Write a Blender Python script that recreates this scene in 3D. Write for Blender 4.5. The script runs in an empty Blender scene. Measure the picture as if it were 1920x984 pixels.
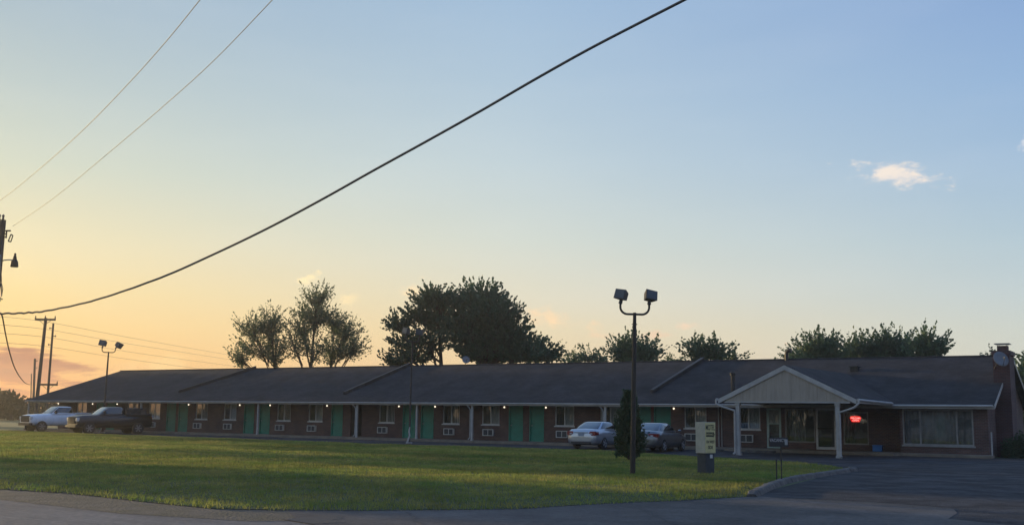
import bpy, bmesh, math, random
import numpy as np
from mathutils import Vector, Matrix
R = math.radians
S = bpy.context.scene
COL = S.collection
PI = math.pi

# ------------------------------------------------------------------ camera
CAM_H, PITCH, ROLL, F = 1.7424, 0.1418, 0.013, 2008.8      # F in pixels of the 1920 wide photograph
_R0, _U0, _B0 = Vector((1, 0, 0)), Vector((0, -math.sin(PITCH), math.cos(PITCH))), Vector((0, -math.cos(PITCH), -math.sin(PITCH)))
CR = _R0 * math.cos(ROLL) + _U0 * math.sin(ROLL)
CU = -_R0 * math.sin(ROLL) + _U0 * math.cos(ROLL)
CB = _B0
cam = bpy.data.cameras.new('camera'); cam_o = bpy.data.objects.new('camera', cam); COL.objects.link(cam_o)
cam_o.matrix_world = Matrix(((CR.x, CU.x, CB.x, 0), (CR.y, CU.y, CB.y, 0), (CR.z, CU.z, CB.z, CAM_H), (0, 0, 0, 1)))
cam.sensor_width = 36; cam.lens = 36 * F / 1920; cam.clip_end = 6000; cam.clip_start = 0.1
S.camera = cam_o

def ray(px, py):
    return CR * ((px - 960) / F) - CU * ((py - 492) / F) - CB
def at(px, py, Y):
    d = ray(px, py); return Vector((0, 0, CAM_H)) + d * (Y / d.y)

# ------------------------------------------------------------------ sky, sun, exposure
SUN_AZ, SUN_EL = -56.0, 5.0            # degrees, azimuth from +Y clockwise
def lin(c):
    return tuple((x / 255 / 12.92) if x / 255 <= 0.04045 else ((x / 255 + 0.055) / 1.055) ** 2.4 for x in c)
W = bpy.data.worlds.new('World'); S.world = W; W.use_nodes = True
nt = W.node_tree; nt.nodes.clear()
def N(t, **k):
    n = nt.nodes.new(t)
    for a, b in k.items(): setattr(n, a, b)
    return n
def L(a, b): nt.links.new(a, b)
def M(op, a, b=None, c=None, clamp=False):
    n = N('ShaderNodeMath', operation=op); n.use_clamp = clamp
    for i, x in enumerate((a, b, c)):
        if x is None: continue
        if isinstance(x, (int, float)): n.inputs[i].default_value = x
        else: L(x, n.inputs[i])
    return n.outputs[0]
tc = N('ShaderNodeTexCoord'); sep = N('ShaderNodeSeparateXYZ'); L(tc.outputs['Generated'], sep.inputs[0])
el = M('MULTIPLY', M('ARCSINE', sep.outputs[2]), 180 / PI)
az = M('MULTIPLY', M('ARCTAN2', sep.outputs[0], sep.outputs[1]), 180 / PI)
dA = M('ABSOLUTE', M('SUBTRACT', M('MODULO', M('ADD', az, 360 + 180 - SUN_AZ), 360), 180))   # angle from the sun's azimuth
E0, E1 = -4.0, 90.0
def ramp(stops):
    n = N('ShaderNodeValToRGB'); t = M('DIVIDE', M('SUBTRACT', el, E0), E1 - E0, clamp=True)
    t = M('POWER', t, 0.5)
    L(t, n.inputs[0]); e = n.color_ramp.elements
    while len(e) < len(stops): e.new(0.5)
    for i, (deg, c) in enumerate(stops):
        e[i].position = ((deg - E0) / (E1 - E0)) ** 0.5; e[i].color = (*lin(c), 1)
    return n.outputs[0]
sky0 = [(-3, (206, 140, 92)), (0, (246, 176, 104)), (2, (255, 204, 120)), (5, (255, 222, 150)), (9, (246, 224, 180)), (14, (216, 214, 196)), (22, (172, 194, 204)), (45, (128, 164, 208)), (80, (100, 138, 196))]
skyL = [(-3, (190, 140, 105)), (0.2, (224, 158, 110)), (1.3, (240, 174, 108)), (2.6, (248, 194, 118)), (4.2, (249, 209, 140)), (6, (243, 216, 156)), (8.4, (231, 218, 178)), (12, (205, 210, 192)), (16, (184, 197, 196)), (20, (165, 184, 196)), (45, (118, 158, 208)), (80, (98, 136, 196))]
skyC = [(-3, (216, 180, 140)), (0.3, (232, 196, 152)), (1.5, (236, 202, 156)), (2.8, (236, 208, 164)), (4.5, (231, 213, 176)), (6.4, (222, 215, 192)), (9.3, (207, 213, 204)), (13.5, (188, 204, 211)), (18, (171, 193, 211)), (22, (159, 185, 211)), (45, (116, 156, 210)), (80, (96, 134, 194))]
skyR = [(-3, (204, 196, 176)), (0.3, (214, 206, 186)), (1.6, (213, 209, 191)), (2.8, (209, 209, 196)), (4.4, (203, 208, 200)), (6.2, (192, 204, 206)), (8.8, (177, 197, 208)), (12.6, (160, 186, 211)), (16.5, (147, 177, 211)), (20, (138, 168, 208)), (45, (110, 150, 210)), (80, (94, 132, 192))]
skyB = [(-3, (150, 150, 160)), (0.5, (170, 164, 176)), (4, (178, 170, 188)), (9, (170, 174, 198)), (16, (146, 166, 204)), (25, (124, 154, 204)), (45, (104, 142, 200)), (80, (94, 132, 192))]
def mix(a, b, f, blend='MIX'):
    n = N('ShaderNodeMix', data_type='RGBA', blend_type=blend)
    for i, x in ((0, f), (6, a), (7, b)):
        if isinstance(x, (int, float)): n.inputs[i].default_value = x
        elif isinstance(x, tuple): n.inputs[i].default_value = (*x, 1)
        else: L(x, n.inputs[i])
    return n.outputs[2]
def seg(lo, hi):
    n = N('ShaderNodeMapRange'); n.inputs[1].default_value = lo; n.inputs[2].default_value = hi
    L(dA, n.inputs[0]); return n.outputs[0]
col = mix(ramp(sky0), ramp(skyL), seg(8, 30))
col = mix(col, ramp(skyC), seg(30, 56))
col = mix(col, ramp(skyR), seg(56, 82))
col = mix(col, ramp(skyB), seg(88, 165))
# faint large scale unevenness of the air
mp = N('ShaderNodeMapping'); mp.inputs['Scale'].default_value = (2, 2, 9); L(tc.outputs['Generated'], mp.inputs[0])
nz = N('ShaderNodeTexNoise'); nz.inputs['Scale'].default_value = 2.2; nz.inputs['Detail'].default_value = 3; L(mp.outputs[0], nz.inputs[0])
col = mix(col, (1.0, 0.985, 0.97), M('MULTIPLY', M('SUBTRACT', nz.outputs[0], 0.45, clamp=True), 0.14), 'MIX')
# clouds: azimuth, elevation, half width, half height, tilt, colour, strength, noise scale, threshold
mp2 = N('ShaderNodeMapping'); mp2.inputs['Scale'].default_value = (1, 1, 1.7); L(tc.outputs['Generated'], mp2.inputs[0])
def cloud(a0, e0, sa, se, tilt, colr, k, scale, seed, soft=0.35, stretch=1.7, rim=None):
    m_ = N('ShaderNodeMapping'); m_.inputs['Scale'].default_value = (1, 1, stretch); m_.inputs['Location'].default_value = (seed * 3.1, seed * 1.7, seed * 0.9)
    m_.inputs['Rotation'].default_value = (0, 0, 0)
    L(tc.outputs['Generated'], m_.inputs[0])
    n_ = N('ShaderNodeTexNoise'); n_.inputs['Scale'].default_value = scale; n_.inputs['Detail'].default_value = 7; n_.inputs['Roughness'].default_value = 0.58
    n_.inputs['Distortion'].default_value = 0.2
    L(m_.outputs[0], n_.inputs[0])
    da = M('SUBTRACT', az, a0)
    x = M('DIVIDE', da, sa)
    y = M('DIVIDE', M('SUBTRACT', M('SUBTRACT', el, e0), M('MULTIPLY', da, tilt)), se)
    d = M('SQRT', M('ADD', M('MULTIPLY', x, x), M('MULTIPLY', y, y)))
    v = M('ADD', M('SUBTRACT', 1.0, d), M('MULTIPLY', M('SUBTRACT', n_.outputs[0], 0.5), 3.2))
    mr = N('ShaderNodeMapRange', interpolation_type='SMOOTHSTEP'); mr.inputs[1].default_value = 0.15; mr.inputs[2].default_value = 0.15 + soft * 2.2
    L(v, mr.inputs[0])
    near = N('ShaderNodeMapRange'); near.inputs[1].default_value = 1.7; near.inputs[2].default_value = 1.15
    L(d, near.inputs[0])
    c2 = colr if rim is None else rim
    inner = N('ShaderNodeMapRange'); inner.inputs[1].default_value = 0.35; inner.inputs[2].default_value = 0.65; L(n_.outputs[0], inner.inputs[0])
    cc = mix(tuple(lin(c2)), tuple(lin(colr)), inner.outputs[0])
    return cc, M('MULTIPLY', M('MULTIPLY', mr.outputs[0], near.outputs[0]), k)
for args in [
    (20.1, 12.25, 2.9, 0.95, -0.2, (244, 230, 216), 0.95, 46, 2.6, 0.4, 2.4, (206, 208, 216)),
    (26.55, 13.5, 0.9, 0.9, 0.0, (222, 222, 226), 0.9, 50, 2.0),
    (-11.0, 6.95, 0.85, 0.4, 0.25, (255, 234, 186), 1.0, 60, 3.0),
    (-5.3, 6.6, 1.2, 0.6, 0.1, (255, 228, 182), 1.0, 50, 4.0, 0.5),
    (2.1, 5.15, 2.5, 0.75, -0.24, (255, 220, 176), 1.0, 38, 5.0, 0.5),
    (-8.6, 6.1, 1.1, 0.55, 0.0, (255, 230, 180), 0.95, 46, 6.0, 0.6),
    (7.7, 4.3, 1.1, 0.34, 0.1, (240, 206, 176), 0.9, 60, 7.0, 0.45),
    (9.3, 4.8, 0.7, 0.3, 0.0, (246, 214, 184), 0.8, 60, 8.0, 0.5),
    (4.8, 4.3, 1.2, 0.35, 0.0, (246, 210, 172), 0.65, 50, 8.5, 0.6),
    (14.4, 3.85, 0.35, 0.16, -0.5, (240, 200, 172), 0.6, 70, 9.0, 0.5),
    (-25.6, 1.7, 6.5, 1.25, -0.07, (178, 122, 104), 1.0, 11, 10.0, 0.18, 6.0, (212, 142, 104)),
    (-25.0, 0.7, 8.0, 0.5, 0.0, (226, 150, 104), 0.6, 20, 12.0, 0.6, 6.0),
    (-17.6, 2.2, 2.2, 0.9, 0.0, (253, 214, 150), 0.6, 30, 11.0, 0.4),
    (-20.0, 3.0, 0.35, 0.5, 0.8, (252, 214, 140), 0.5, 60, 13.0, 0.5),
]:
    cc, f = cloud(*args)
    col = mix(col, cc, f)
sk = N('ShaderNodeTexSky', sky_type='NISHITA'); sk.sun_disc = False
sk.sun_elevation = R(SUN_EL); sk.sun_rotation = R(SUN_AZ); sk.altitude = 200; sk.dust_density = 1.5
bg1 = N('ShaderNodeBackground'); L(sk.outputs[0], bg1.inputs[0]); bg1.inputs[1].default_value = 0.12
bg2 = N('ShaderNodeBackground'); L(col, bg2.inputs[0]); bg2.inputs[1].default_value = 1.0
ms = N('ShaderNodeMixShader'); ms.inputs[0].default_value = 0.93; L(bg1.outputs[0], ms.inputs[1]); L(bg2.outputs[0], ms.inputs[2])
wo = N('ShaderNodeOutputWorld'); L(ms.outputs[0], wo.inputs[0])

sun = bpy.data.lights.new('sun', 'SUN'); sun.energy = 5.0; sun.angle = R(0.8); sun.color = (1.0, 0.72, 0.36)
sun_o = bpy.data.objects.new('sun', sun); COL.objects.link(sun_o)
sd = Vector((math.sin(R(SUN_AZ)) * math.cos(R(SUN_EL)), math.cos(R(SUN_AZ)) * math.cos(R(SUN_EL)), math.sin(R(SUN_EL))))
sun_o.rotation_euler = sd.to_track_quat('Z', 'Y').to_euler()
VS = S.view_settings; VS.view_transform = 'Standard'; VS.look = 'None'; VS.exposure = 0.17; VS.gamma = 1.0; VS.use_curve_mapping = False
S.cycles.max_bounces = 6; S.cycles.transparent_max_bounces = 12

# ------------------------------------------------------------------ materials
def material(name, base, rough=0.8, metal=0.0, spec=0.5, var=0.0, vscale=4.0, base2=None, stretch=(1, 1, 1), bump=0.0, bscale=40.0, coat=0.0, space='Object', trans=0.0, emit=None, estr=0.0, detail=4.0, lo=0.35, hi=0.65, fine=0.0, fscale=30.0, patch=0.0, pscale=0.15):
    m = bpy.data.materials.new(name); m.use_nodes = True; t = m.node_tree; p = t.nodes['Principled BSDF']
    p.inputs['Base Color'].default_value = (*base, 1); p.inputs['Roughness'].default_value = rough; p.inputs['Metallic'].default_value = metal
    p.inputs['Specular IOR Level'].default_value = spec; p.inputs['Coat Weight'].default_value = coat; p.inputs['Coat Roughness'].default_value = 0.04
    if emit: p.inputs['Emission Color'].default_value = (*emit, 1); p.inputs['Emission Strength'].default_value = estr
    c = t.nodes.new('ShaderNodeTexCoord'); mp_ = t.nodes.new('ShaderNodeMapping'); mp_.inputs['Scale'].default_value = stretch
    t.links.new(c.outputs[space], mp_.inputs[0])
    if base2 or var:
        b2 = base2 or tuple(x * (1 - var) for x in base)
        n = t.nodes.new('ShaderNodeTexNoise'); n.inputs['Scale'].default_value = vscale; n.inputs['Detail'].default_value = detail; n.inputs['Roughness'].default_value = 0.6
        t.links.new(mp_.outputs[0], n.inputs[0])
        mr = t.nodes.new('ShaderNodeMapRange'); mr.inputs[1].default_value = lo; mr.inputs[2].default_value = hi; t.links.new(n.outputs[0], mr.inputs[0])
        x = t.nodes.new('ShaderNodeMix'); x.data_type = 'RGBA'; x.inputs[6].default_value = (*base, 1); x.inputs[7].default_value = (*b2, 1)
        t.links.new(mr.outputs[0], x.inputs[0]); t.links.new(x.outputs[2], p.inputs['Base Color'])
    for amt, sc in ((fine, fscale), (patch, pscale)):
        if not amt: continue
        src = p.inputs['Base Color'].links[0].from_socket if p.inputs['Base Color'].is_linked else None
        n3 = t.nodes.new('ShaderNodeTexNoise'); n3.inputs['Scale'].default_value = sc; n3.inputs['Detail'].default_value = 6; n3.inputs['Roughness'].default_value = 0.65; t.links.new(c.outputs[space], n3.inputs[0])
        m3 = t.nodes.new('ShaderNodeMapRange'); m3.inputs[1].default_value = 0.34; m3.inputs[2].default_value = 0.66; m3.inputs[3].default_value = 1 - amt; m3.inputs[4].default_value = 1 + amt; t.links.new(n3.outputs[0], m3.inputs[0])
        x3 = t.nodes.new('ShaderNodeMix'); x3.data_type = 'RGBA'; x3.blend_type = 'MULTIPLY'; x3.inputs[0].default_value = 1; x3.inputs[6].default_value = (*base, 1)
        if src: t.links.new(src, x3.inputs[6])
        t.links.new(m3.outputs[0], x3.inputs[7]); t.links.new(x3.outputs[2], p.inputs['Base Color'])
    if bump:
        n2 = t.nodes.new('ShaderNodeTexNoise'); n2.inputs['Scale'].default_value = bscale; n2.inputs['Detail'].default_value = 3
        t.links.new(mp_.outputs[0], n2.inputs[0])
        bm_ = t.nodes.new('ShaderNodeBump'); bm_.inputs['Strength'].default_value = bump; bm_.inputs['Distance'].default_value = 0.05
        t.links.new(n2.outputs[0], bm_.inputs['Height']); t.links.new(bm_.outputs[0], p.inputs['Normal'])
    if trans:
        tr = t.nodes.new('ShaderNodeBsdfTranslucent'); src = p.inputs['Base Color']
        if src.is_linked: t.links.new(src.links[0].from_socket, tr.inputs[0])
        else: tr.inputs[0].default_value = (*base, 1)
        ms_ = t.nodes.new('ShaderNodeMixShader'); ms_.inputs[0].default_value = trans
        t.links.new(p.outputs[0], ms_.inputs[1]); t.links.new(tr.outputs[0], ms_.inputs[2])
        t.links.new(ms_.outputs[0], t.nodes['Material Output'].inputs[0])
    return m

def brick_material(name, c1, c2, mortar):
    m = bpy.data.materials.new(name); m.use_nodes = True; t = m.node_tree; p = t.nodes['Principled BSDF']
    c = t.nodes.new('ShaderNodeTexCoord'); s = t.nodes.new('ShaderNodeSeparateXYZ'); t.links.new(c.outputs['Object'], s.inputs[0])
    a = t.nodes.new('ShaderNodeMath'); a.operation = 'ADD'; t.links.new(s.outputs[0], a.inputs[0]); t.links.new(s.outputs[1], a.inputs[1])
    cb = t.nodes.new('ShaderNodeCombineXYZ'); t.links.new(a.outputs[0], cb.inputs[0]); t.links.new(s.outputs[2], cb.inputs[1])
    b = t.nodes.new('ShaderNodeTexBrick'); t.links.new(cb.outputs[0], b.inputs[0])
    b.inputs['Scale'].default_value = 1.0; b.inputs['Brick Width'].default_value = 0.215; b.inputs['Row Height'].default_value = 0.075
    b.inputs['Mortar Size'].default_value = 0.008; b.inputs['Color1'].default_value = (*c1, 1); b.inputs['Color2'].default_value = (*c2, 1); b.inputs['Mortar'].default_value = (*mortar, 1)
    n = t.nodes.new('ShaderNodeTexNoise'); n.inputs['Scale'].default_value = 1.3; n.inputs['Detail'].default_value = 6; t.links.new(c.outputs['Object'], n.inputs[0])
    mr = t.nodes.new('ShaderNodeMapRange'); mr.inputs[1].default_value = 0.3; mr.inputs[2].default_value = 0.7; mr.inputs[3].default_value = 0.72; mr.inputs[4].default_value = 1.2; t.links.new(n.outputs[0], mr.inputs[0])
    x = t.nodes.new('ShaderNodeMix'); x.data_type = 'RGBA'; x.blend_type = 'MULTIPLY'; x.inputs[0].default_value = 1
    t.links.new(b.outputs[0], x.inputs[6]); t.links.new(mr.outputs[0], x.inputs[7]); t.links.new(x.outputs[2], p.inputs['Base Color'])
    bp = t.nodes.new('ShaderNodeBump'); bp.inputs['Strength'].default_value = 0.5; bp.inputs['Distance'].default_value = 0.01; t.links.new(b.outputs['Fac'], bp.inputs['Height']); bp.invert = True
    t.links.new(bp.outputs[0], p.inputs['Normal']); p.inputs['Roughness'].default_value = 0.9
    return m

def shingle_material(name, c1, c2):
    m = bpy.data.materials.new(name); m.use_nodes = True; t = m.node_tree; p = t.nodes['Principled BSDF']
    c = t.nodes.new('ShaderNodeTexCoord'); s = t.nodes.new('ShaderNodeSeparateXYZ'); t.links.new(c.outputs['Object'], s.inputs[0])
    cb = t.nodes.new('ShaderNodeCombineXYZ'); t.links.new(s.outputs[0], cb.inputs[0]); t.links.new(s.outputs[1], cb.inputs[1])
    b = t.nodes.new('ShaderNodeTexBrick'); t.links.new(cb.outputs[0], b.inputs[0]); b.inputs['Scale'].default_value = 1.0
    b.inputs['Brick Width'].default_value = 0.3; b.inputs['Row Height'].default_value = 0.14; b.inputs['Mortar Size'].default_value = 0.006; b.inputs['Bias'].default_value = 0.0
    b.inputs['Color1'].default_value = (*c1, 1); b.inputs['Color2'].default_value = (*c2, 1); b.inputs['Mortar'].default_value = (*[x * 0.5 for x in c1], 1)
    n = t.nodes.new('ShaderNodeTexNoise'); n.inputs['Scale'].default_value = 0.8; n.inputs['Detail'].default_value = 10; n.inputs['Roughness'].default_value = 0.65; t.links.new(c.outputs['Object'], n.inputs[0])
    mr = t.nodes.new('ShaderNodeMapRange'); mr.inputs[1].default_value = 0.3; mr.inputs[2].default_value = 0.7; mr.inputs[3].default_value = 0.6; mr.inputs[4].default_value = 1.45; t.links.new(n.outputs[0], mr.inputs[0])
    x = t.nodes.new('ShaderNodeMix'); x.data_type = 'RGBA'; x.blend_type = 'MULTIPLY'; x.inputs[0].default_value = 1
    t.links.new(b.outputs[0], x.inputs[6]); t.links.new(mr.outputs[0], x.inputs[7]); t.links.new(x.outputs[2], p.inputs['Base Color'])
    n2 = t.nodes.new('ShaderNodeTexNoise'); n2.inputs['Scale'].default_value = 60; t.links.new(c.outputs['Object'], n2.inputs[0])
    bp = t.nodes.new('ShaderNodeBump'); bp.inputs['Strength'].default_value = 0.5; bp.inputs['Distance'].default_value = 0.02; t.links.new(n2.outputs[0], bp.inputs['Height'])
    t.links.new(bp.outputs[0], p.inputs['Normal']); p.inputs['Roughness'].default_value = 0.95; p.inputs['Specular IOR Level'].default_value = 0.2
    return m

def glass_material(name, tint=(0.9, 0.93, 0.93), refl=1.0):
    m = bpy.data.materials.new(name); m.use_nodes = True; t = m.node_tree; t.nodes.remove(t.nodes['Principled BSDF'])
    tr = t.nodes.new('ShaderNodeBsdfTransparent'); tr.inputs[0].default_value = (*tint, 1)
    g = t.nodes.new('ShaderNodeBsdfGlossy'); g.inputs['Roughness'].default_value = 0.02; g.inputs[0].default_value = (1, 1, 1, 1)
    fr = t.nodes.new('ShaderNodeFresnel'); fr.inputs[0].default_value = 1.5
    nz_ = t.nodes.new('ShaderNodeTexNoise'); nz_.inputs['Scale'].default_value = 1.5
    bp = t.nodes.new('ShaderNodeBump'); bp.inputs['Strength'].default_value = 0.05; bp.inputs['Distance'].default_value = 0.05
    t.links.new(nz_.outputs[0], bp.inputs['Height']); t.links.new(bp.outputs[0], g.inputs['Normal'])
    k = t.nodes.new('ShaderNodeMath'); k.operation = 'MULTIPLY'; k.inputs[1].default_value = refl * 3.0; k.use_clamp = True; t.links.new(fr.outputs[0], k.inputs[0])
    x = t.nodes.new('ShaderNodeMixShader'); t.links.new(k.outputs[0], x.inputs[0]); t.links.new(tr.outputs[0], x.inputs[1]); t.links.new(g.outputs[0], x.inputs[2])
    t.links.new(x.outputs[0], t.nodes['Material Output'].inputs[0])
    return m

MT = {}
MT['brick'] = brick_material('brick', (0.135, 0.066, 0.054), (0.082, 0.045, 0.041), (0.14, 0.125, 0.115))
MT['chimney_brick'] = brick_material('chimney_brick', (0.10, 0.04, 0.04), (0.07, 0.03, 0.034), (0.09, 0.08, 0.075))
MT['shingle'] = shingle_material('shingle', (0.042, 0.039, 0.041), (0.030, 0.028, 0.031))
MT['white'] = material('white_paint', (0.42, 0.41, 0.385), 0.6, var=0.25, vscale=2.5)
MT['fascia'] = material('fascia_paint', (0.44, 0.41, 0.37), 0.6, var=0.3, vscale=1.2, stretch=(1, 1, 4))
MT['cream'] = material('cream_siding', (0.345, 0.30, 0.245), 0.8, base2=(0.26, 0.225, 0.18), vscale=1.6, stretch=(5, 5, 0.7), lo=0.4, hi=0.75)
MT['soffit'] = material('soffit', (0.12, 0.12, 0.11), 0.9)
MT['green'] = material('green_door_paint', (0.003, 0.22, 0.15), 0.45, var=0.25, vscale=2)
MT['pale_green'] = material('pale_green_paint', (0.36, 0.48, 0.44), 0.5, var=0.15)
MT['frame'] = material('window_frame', (0.62, 0.62, 0.60), 0.5, var=0.2)
MT['frame_dim'] = material('aged_frame', (0.30, 0.29, 0.27), 0.6, var=0.3, vscale=3)
MT['flood'] = material('floodlight_housing', (0.085, 0.08, 0.08), 0.6, var=0.3, vscale=6)
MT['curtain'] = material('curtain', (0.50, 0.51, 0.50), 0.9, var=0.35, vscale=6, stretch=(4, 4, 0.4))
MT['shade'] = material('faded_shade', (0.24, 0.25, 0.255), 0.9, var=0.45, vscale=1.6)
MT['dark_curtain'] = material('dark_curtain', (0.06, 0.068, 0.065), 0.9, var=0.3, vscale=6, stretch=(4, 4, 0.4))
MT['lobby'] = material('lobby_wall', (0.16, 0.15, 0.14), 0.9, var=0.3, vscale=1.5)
MT['glass'] = glass_material('window_glass')
MT['screen'] = material('insect_screen', (0.05, 0.055, 0.055), 0.9)
MT['grille'] = material('grille_dark', (0.04, 0.045, 0.05), 0.7)
MT['concrete'] = material('concrete', (0.24, 0.20, 0.15), 0.9, base2=(0.16, 0.13, 0.10), vscale=1.5, bump=0.3)
MT['kerb'] = material('kerb_concrete', (0.13, 0.118, 0.105), 0.9, base2=(0.06, 0.056, 0.054), vscale=2.2, bump=0.5, bscale=14, fine=0.35, fscale=7)
MT['asphalt'] = material('lot_asphalt', (0.052, 0.053, 0.058), 0.95, spec=0.2, base2=(0.024, 0.025, 0.029), vscale=0.9, detail=10, bump=0.8, bscale=18, lo=0.42, hi=0.6, fine=0.3, fscale=5, patch=0.35, pscale=0.22)
MT['road'] = material('road_asphalt', (0.15, 0.135, 0.125), 0.85, base2=(0.11, 0.10, 0.095), vscale=1.0, detail=9, bump=0.6, bscale=16, stretch=(.22, 2.2, 1), lo=0.4, hi=0.62, fine=0.25, fscale=9, patch=0.25, pscale=0.3)
MT['apron'] = material('apron_asphalt', (0.115, 0.104, 0.096), 0.9, spec=0.2, base2=(0.078, 0.071, 0.067), vscale=0.9, detail=8, bump=0.35, bscale=28, fine=0.22, fscale=8, patch=0.25, pscale=0.35)
MT['gravel'] = material('gravel', (0.10, 0.088, 0.075), 0.95, base2=(0.055, 0.055, 0.035), vscale=1.6, detail=9, bump=0.9, bscale=16)
MT['tar'] = material('tar_patch', (0.045, 0.045, 0.048), 0.8, var=0.3, vscale=6, bump=0.4)
MT['soil'] = material('lawn_soil', (0.055, 0.072, 0.022), 0.95, base2=(0.04, 0.058, 0.018), vscale=0.6, detail=6)
MT['field'] = material('field_grass', (0.075, 0.10, 0.03), 0.95, base2=(0.05, 0.075, 0.02), vscale=0.08, detail=8)
MT['grass'] = material('grass_blades', (0.135, 0.215, 0.048), 0.7, base2=(0.32, 0.285, 0.09), vscale=0.45, detail=9, trans=0.5, spec=0.2, lo=0.36, hi=0.70, fine=0.35, fscale=3.2, patch=0.3, pscale=0.13)
MT['wood_pole'] = material('wood_pole', (0.085, 0.068, 0.055), 0.9, var=0.4, vscale=8, stretch=(1, 1, 0.1))
MT['steel_dark'] = material('dark_bronze_steel', (0.03, 0.027, 0.025), 0.55, metal=0.3, var=0.3, vscale=3)
MT['steel_rust'] = material('weathered_steel', (0.05, 0.042, 0.038), 0.7, metal=0.2, var=0.4, vscale=3)
MT['galv'] = material('galvanised', (0.32, 0.33, 0.35), 0.45, metal=0.6, var=0.3, vscale=5)
MT['trafo'] = material('transformer_grey', (0.16, 0.17, 0.18), 0.6, var=0.2)
MT['cable'] = material('cable_black', (0.05, 0.055, 0.065), 0.6)
MT['wire'] = material('wire_grey', (0.11, 0.115, 0.12), 0.6)
MT['lens'] = material('lamp_lens', (0.07, 0.085, 0.10), 0.5, spec=0.4)
MT['dish'] = material('dish_grey', (0.17, 0.175, 0.185), 0.6, var=0.15)
MT['leaf_a'] = material('leaf_dark', (0.042, 0.092, 0.050), 0.6, base2=(0.072, 0.130, 0.070), vscale=0.5, trans=0.3, spec=0.3)
MT['leaf_b'] = material('leaf_olive', (0.12, 0.165, 0.085), 0.6, base2=(0.08, 0.125, 0.065), vscale=0.6, trans=0.35, spec=0.3)
MT['leaf_c'] = material('leaf_mid', (0.06, 0.115, 0.055), 0.6, base2=(0.09, 0.145, 0.075), vscale=0.8, trans=0.3, spec=0.3)
MT['leaf_d'] = material('evergreen', (0.026, 0.060, 0.030), 0.7, base2=(0.05, 0.088, 0.04), vscale=3.0, trans=0.15, spec=0.3)
MT['leaf_far'] = material('leaf_far', (0.06, 0.06, 0.03), 0.8, base2=(0.04, 0.045, 0.024), vscale=0.5, trans=0.3)
MT['bark'] = material('bark', (0.055, 0.045, 0.036), 0.95, var=0.4, vscale=5)
MT['silver'] = material('silver_paint', (0.46, 0.48, 0.52), 0.28, metal=0.55, coat=1.0)
MT['grey_paint'] = material('grey_paint', (0.16, 0.17, 0.185), 0.28, metal=0.6, coat=1.0)
MT['white_car'] = material('white_truck_paint', (0.80, 0.82, 0.84), 0.35, coat=0.8, var=0.12, vscale=2)
MT['black_car'] = material('black_truck_paint', (0.012, 0.012, 0.015), 0.35, coat=0.3)
MT['car_glass'] = material('car_glass', (0.012, 0.016, 0.018), 0.05, spec=0.9, coat=1.0)
MT['tyre'] = material('tyre', (0.018, 0.018, 0.019), 0.85)
MT['rim'] = material('alloy_rim', (0.20, 0.205, 0.215), 0.4, metal=0.7)
MT['bright_rim'] = material('bright_alloy_rim', (0.5, 0.51, 0.53), 0.35, metal=0.7)
MT['chrome'] = material('chrome', (0.6, 0.6, 0.62), 0.15, metal=1.0)
MT['black_trim'] = material('black_trim', (0.02, 0.02, 0.022), 0.6)
MT['red_lens'] = material('red_lens', (0.2, 0.008, 0.008), 0.35, coat=0.1)
MT['clear_lens'] = material('clear_lens', (0.6, 0.6, 0.6), 0.1, coat=1.0)
MT['plate'] = material('plate', (0.30, 0.36, 0.44), 0.5, var=0.3, vscale=20)
MT['sign_face'] = material('sign_cream', (0.62, 0.55, 0.26), 0.6, var=0.2, vscale=5)
MT['sign_side'] = material('sign_side', (0.42, 0.42, 0.35), 0.6, var=0.2, vscale=5)
MT['sign_ink'] = material('sign_ink', (0.025, 0.028, 0.015), 0.7)
MT['sign_base'] = material('sign_base_dark', (0.045, 0.055, 0.062), 0.8, var=0.3, vscale=5)
MT['blue'] = material('blue_plastic', (0.03, 0.16, 0.42), 0.5, var=0.15)
MT['mat'] = material('orange_strip', (0.20, 0.085, 0.03), 0.95, var=0.3, vscale=10)  # orange brown with random tone, for the strip before the glass door
MT['bulb'] = material('lit_bulb', (1, 0.95, 0.85), 0.5, emit=(1.0, 0.86, 0.62), estr=1.5)
MT['neon'] = material('neon_red', (0.8, 0.05, 0.03), 0.5, emit=(1.0, 0.01, 0.006), estr=1.6)
MT['neon_text'] = material('neon_text', (1, 0.3, 0.25), 0.5, emit=(1.0, 0.30, 0.26), estr=1.7)
MT['neon_back'] = material('neon_back', (0.12, 0.01, 0.008), 0.5, emit=(1.0, 0.004, 0.004), estr=0.5)
MT['porcelain'] = material('porcelain', (0.12, 0.10, 0.09), 0.3)

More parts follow.
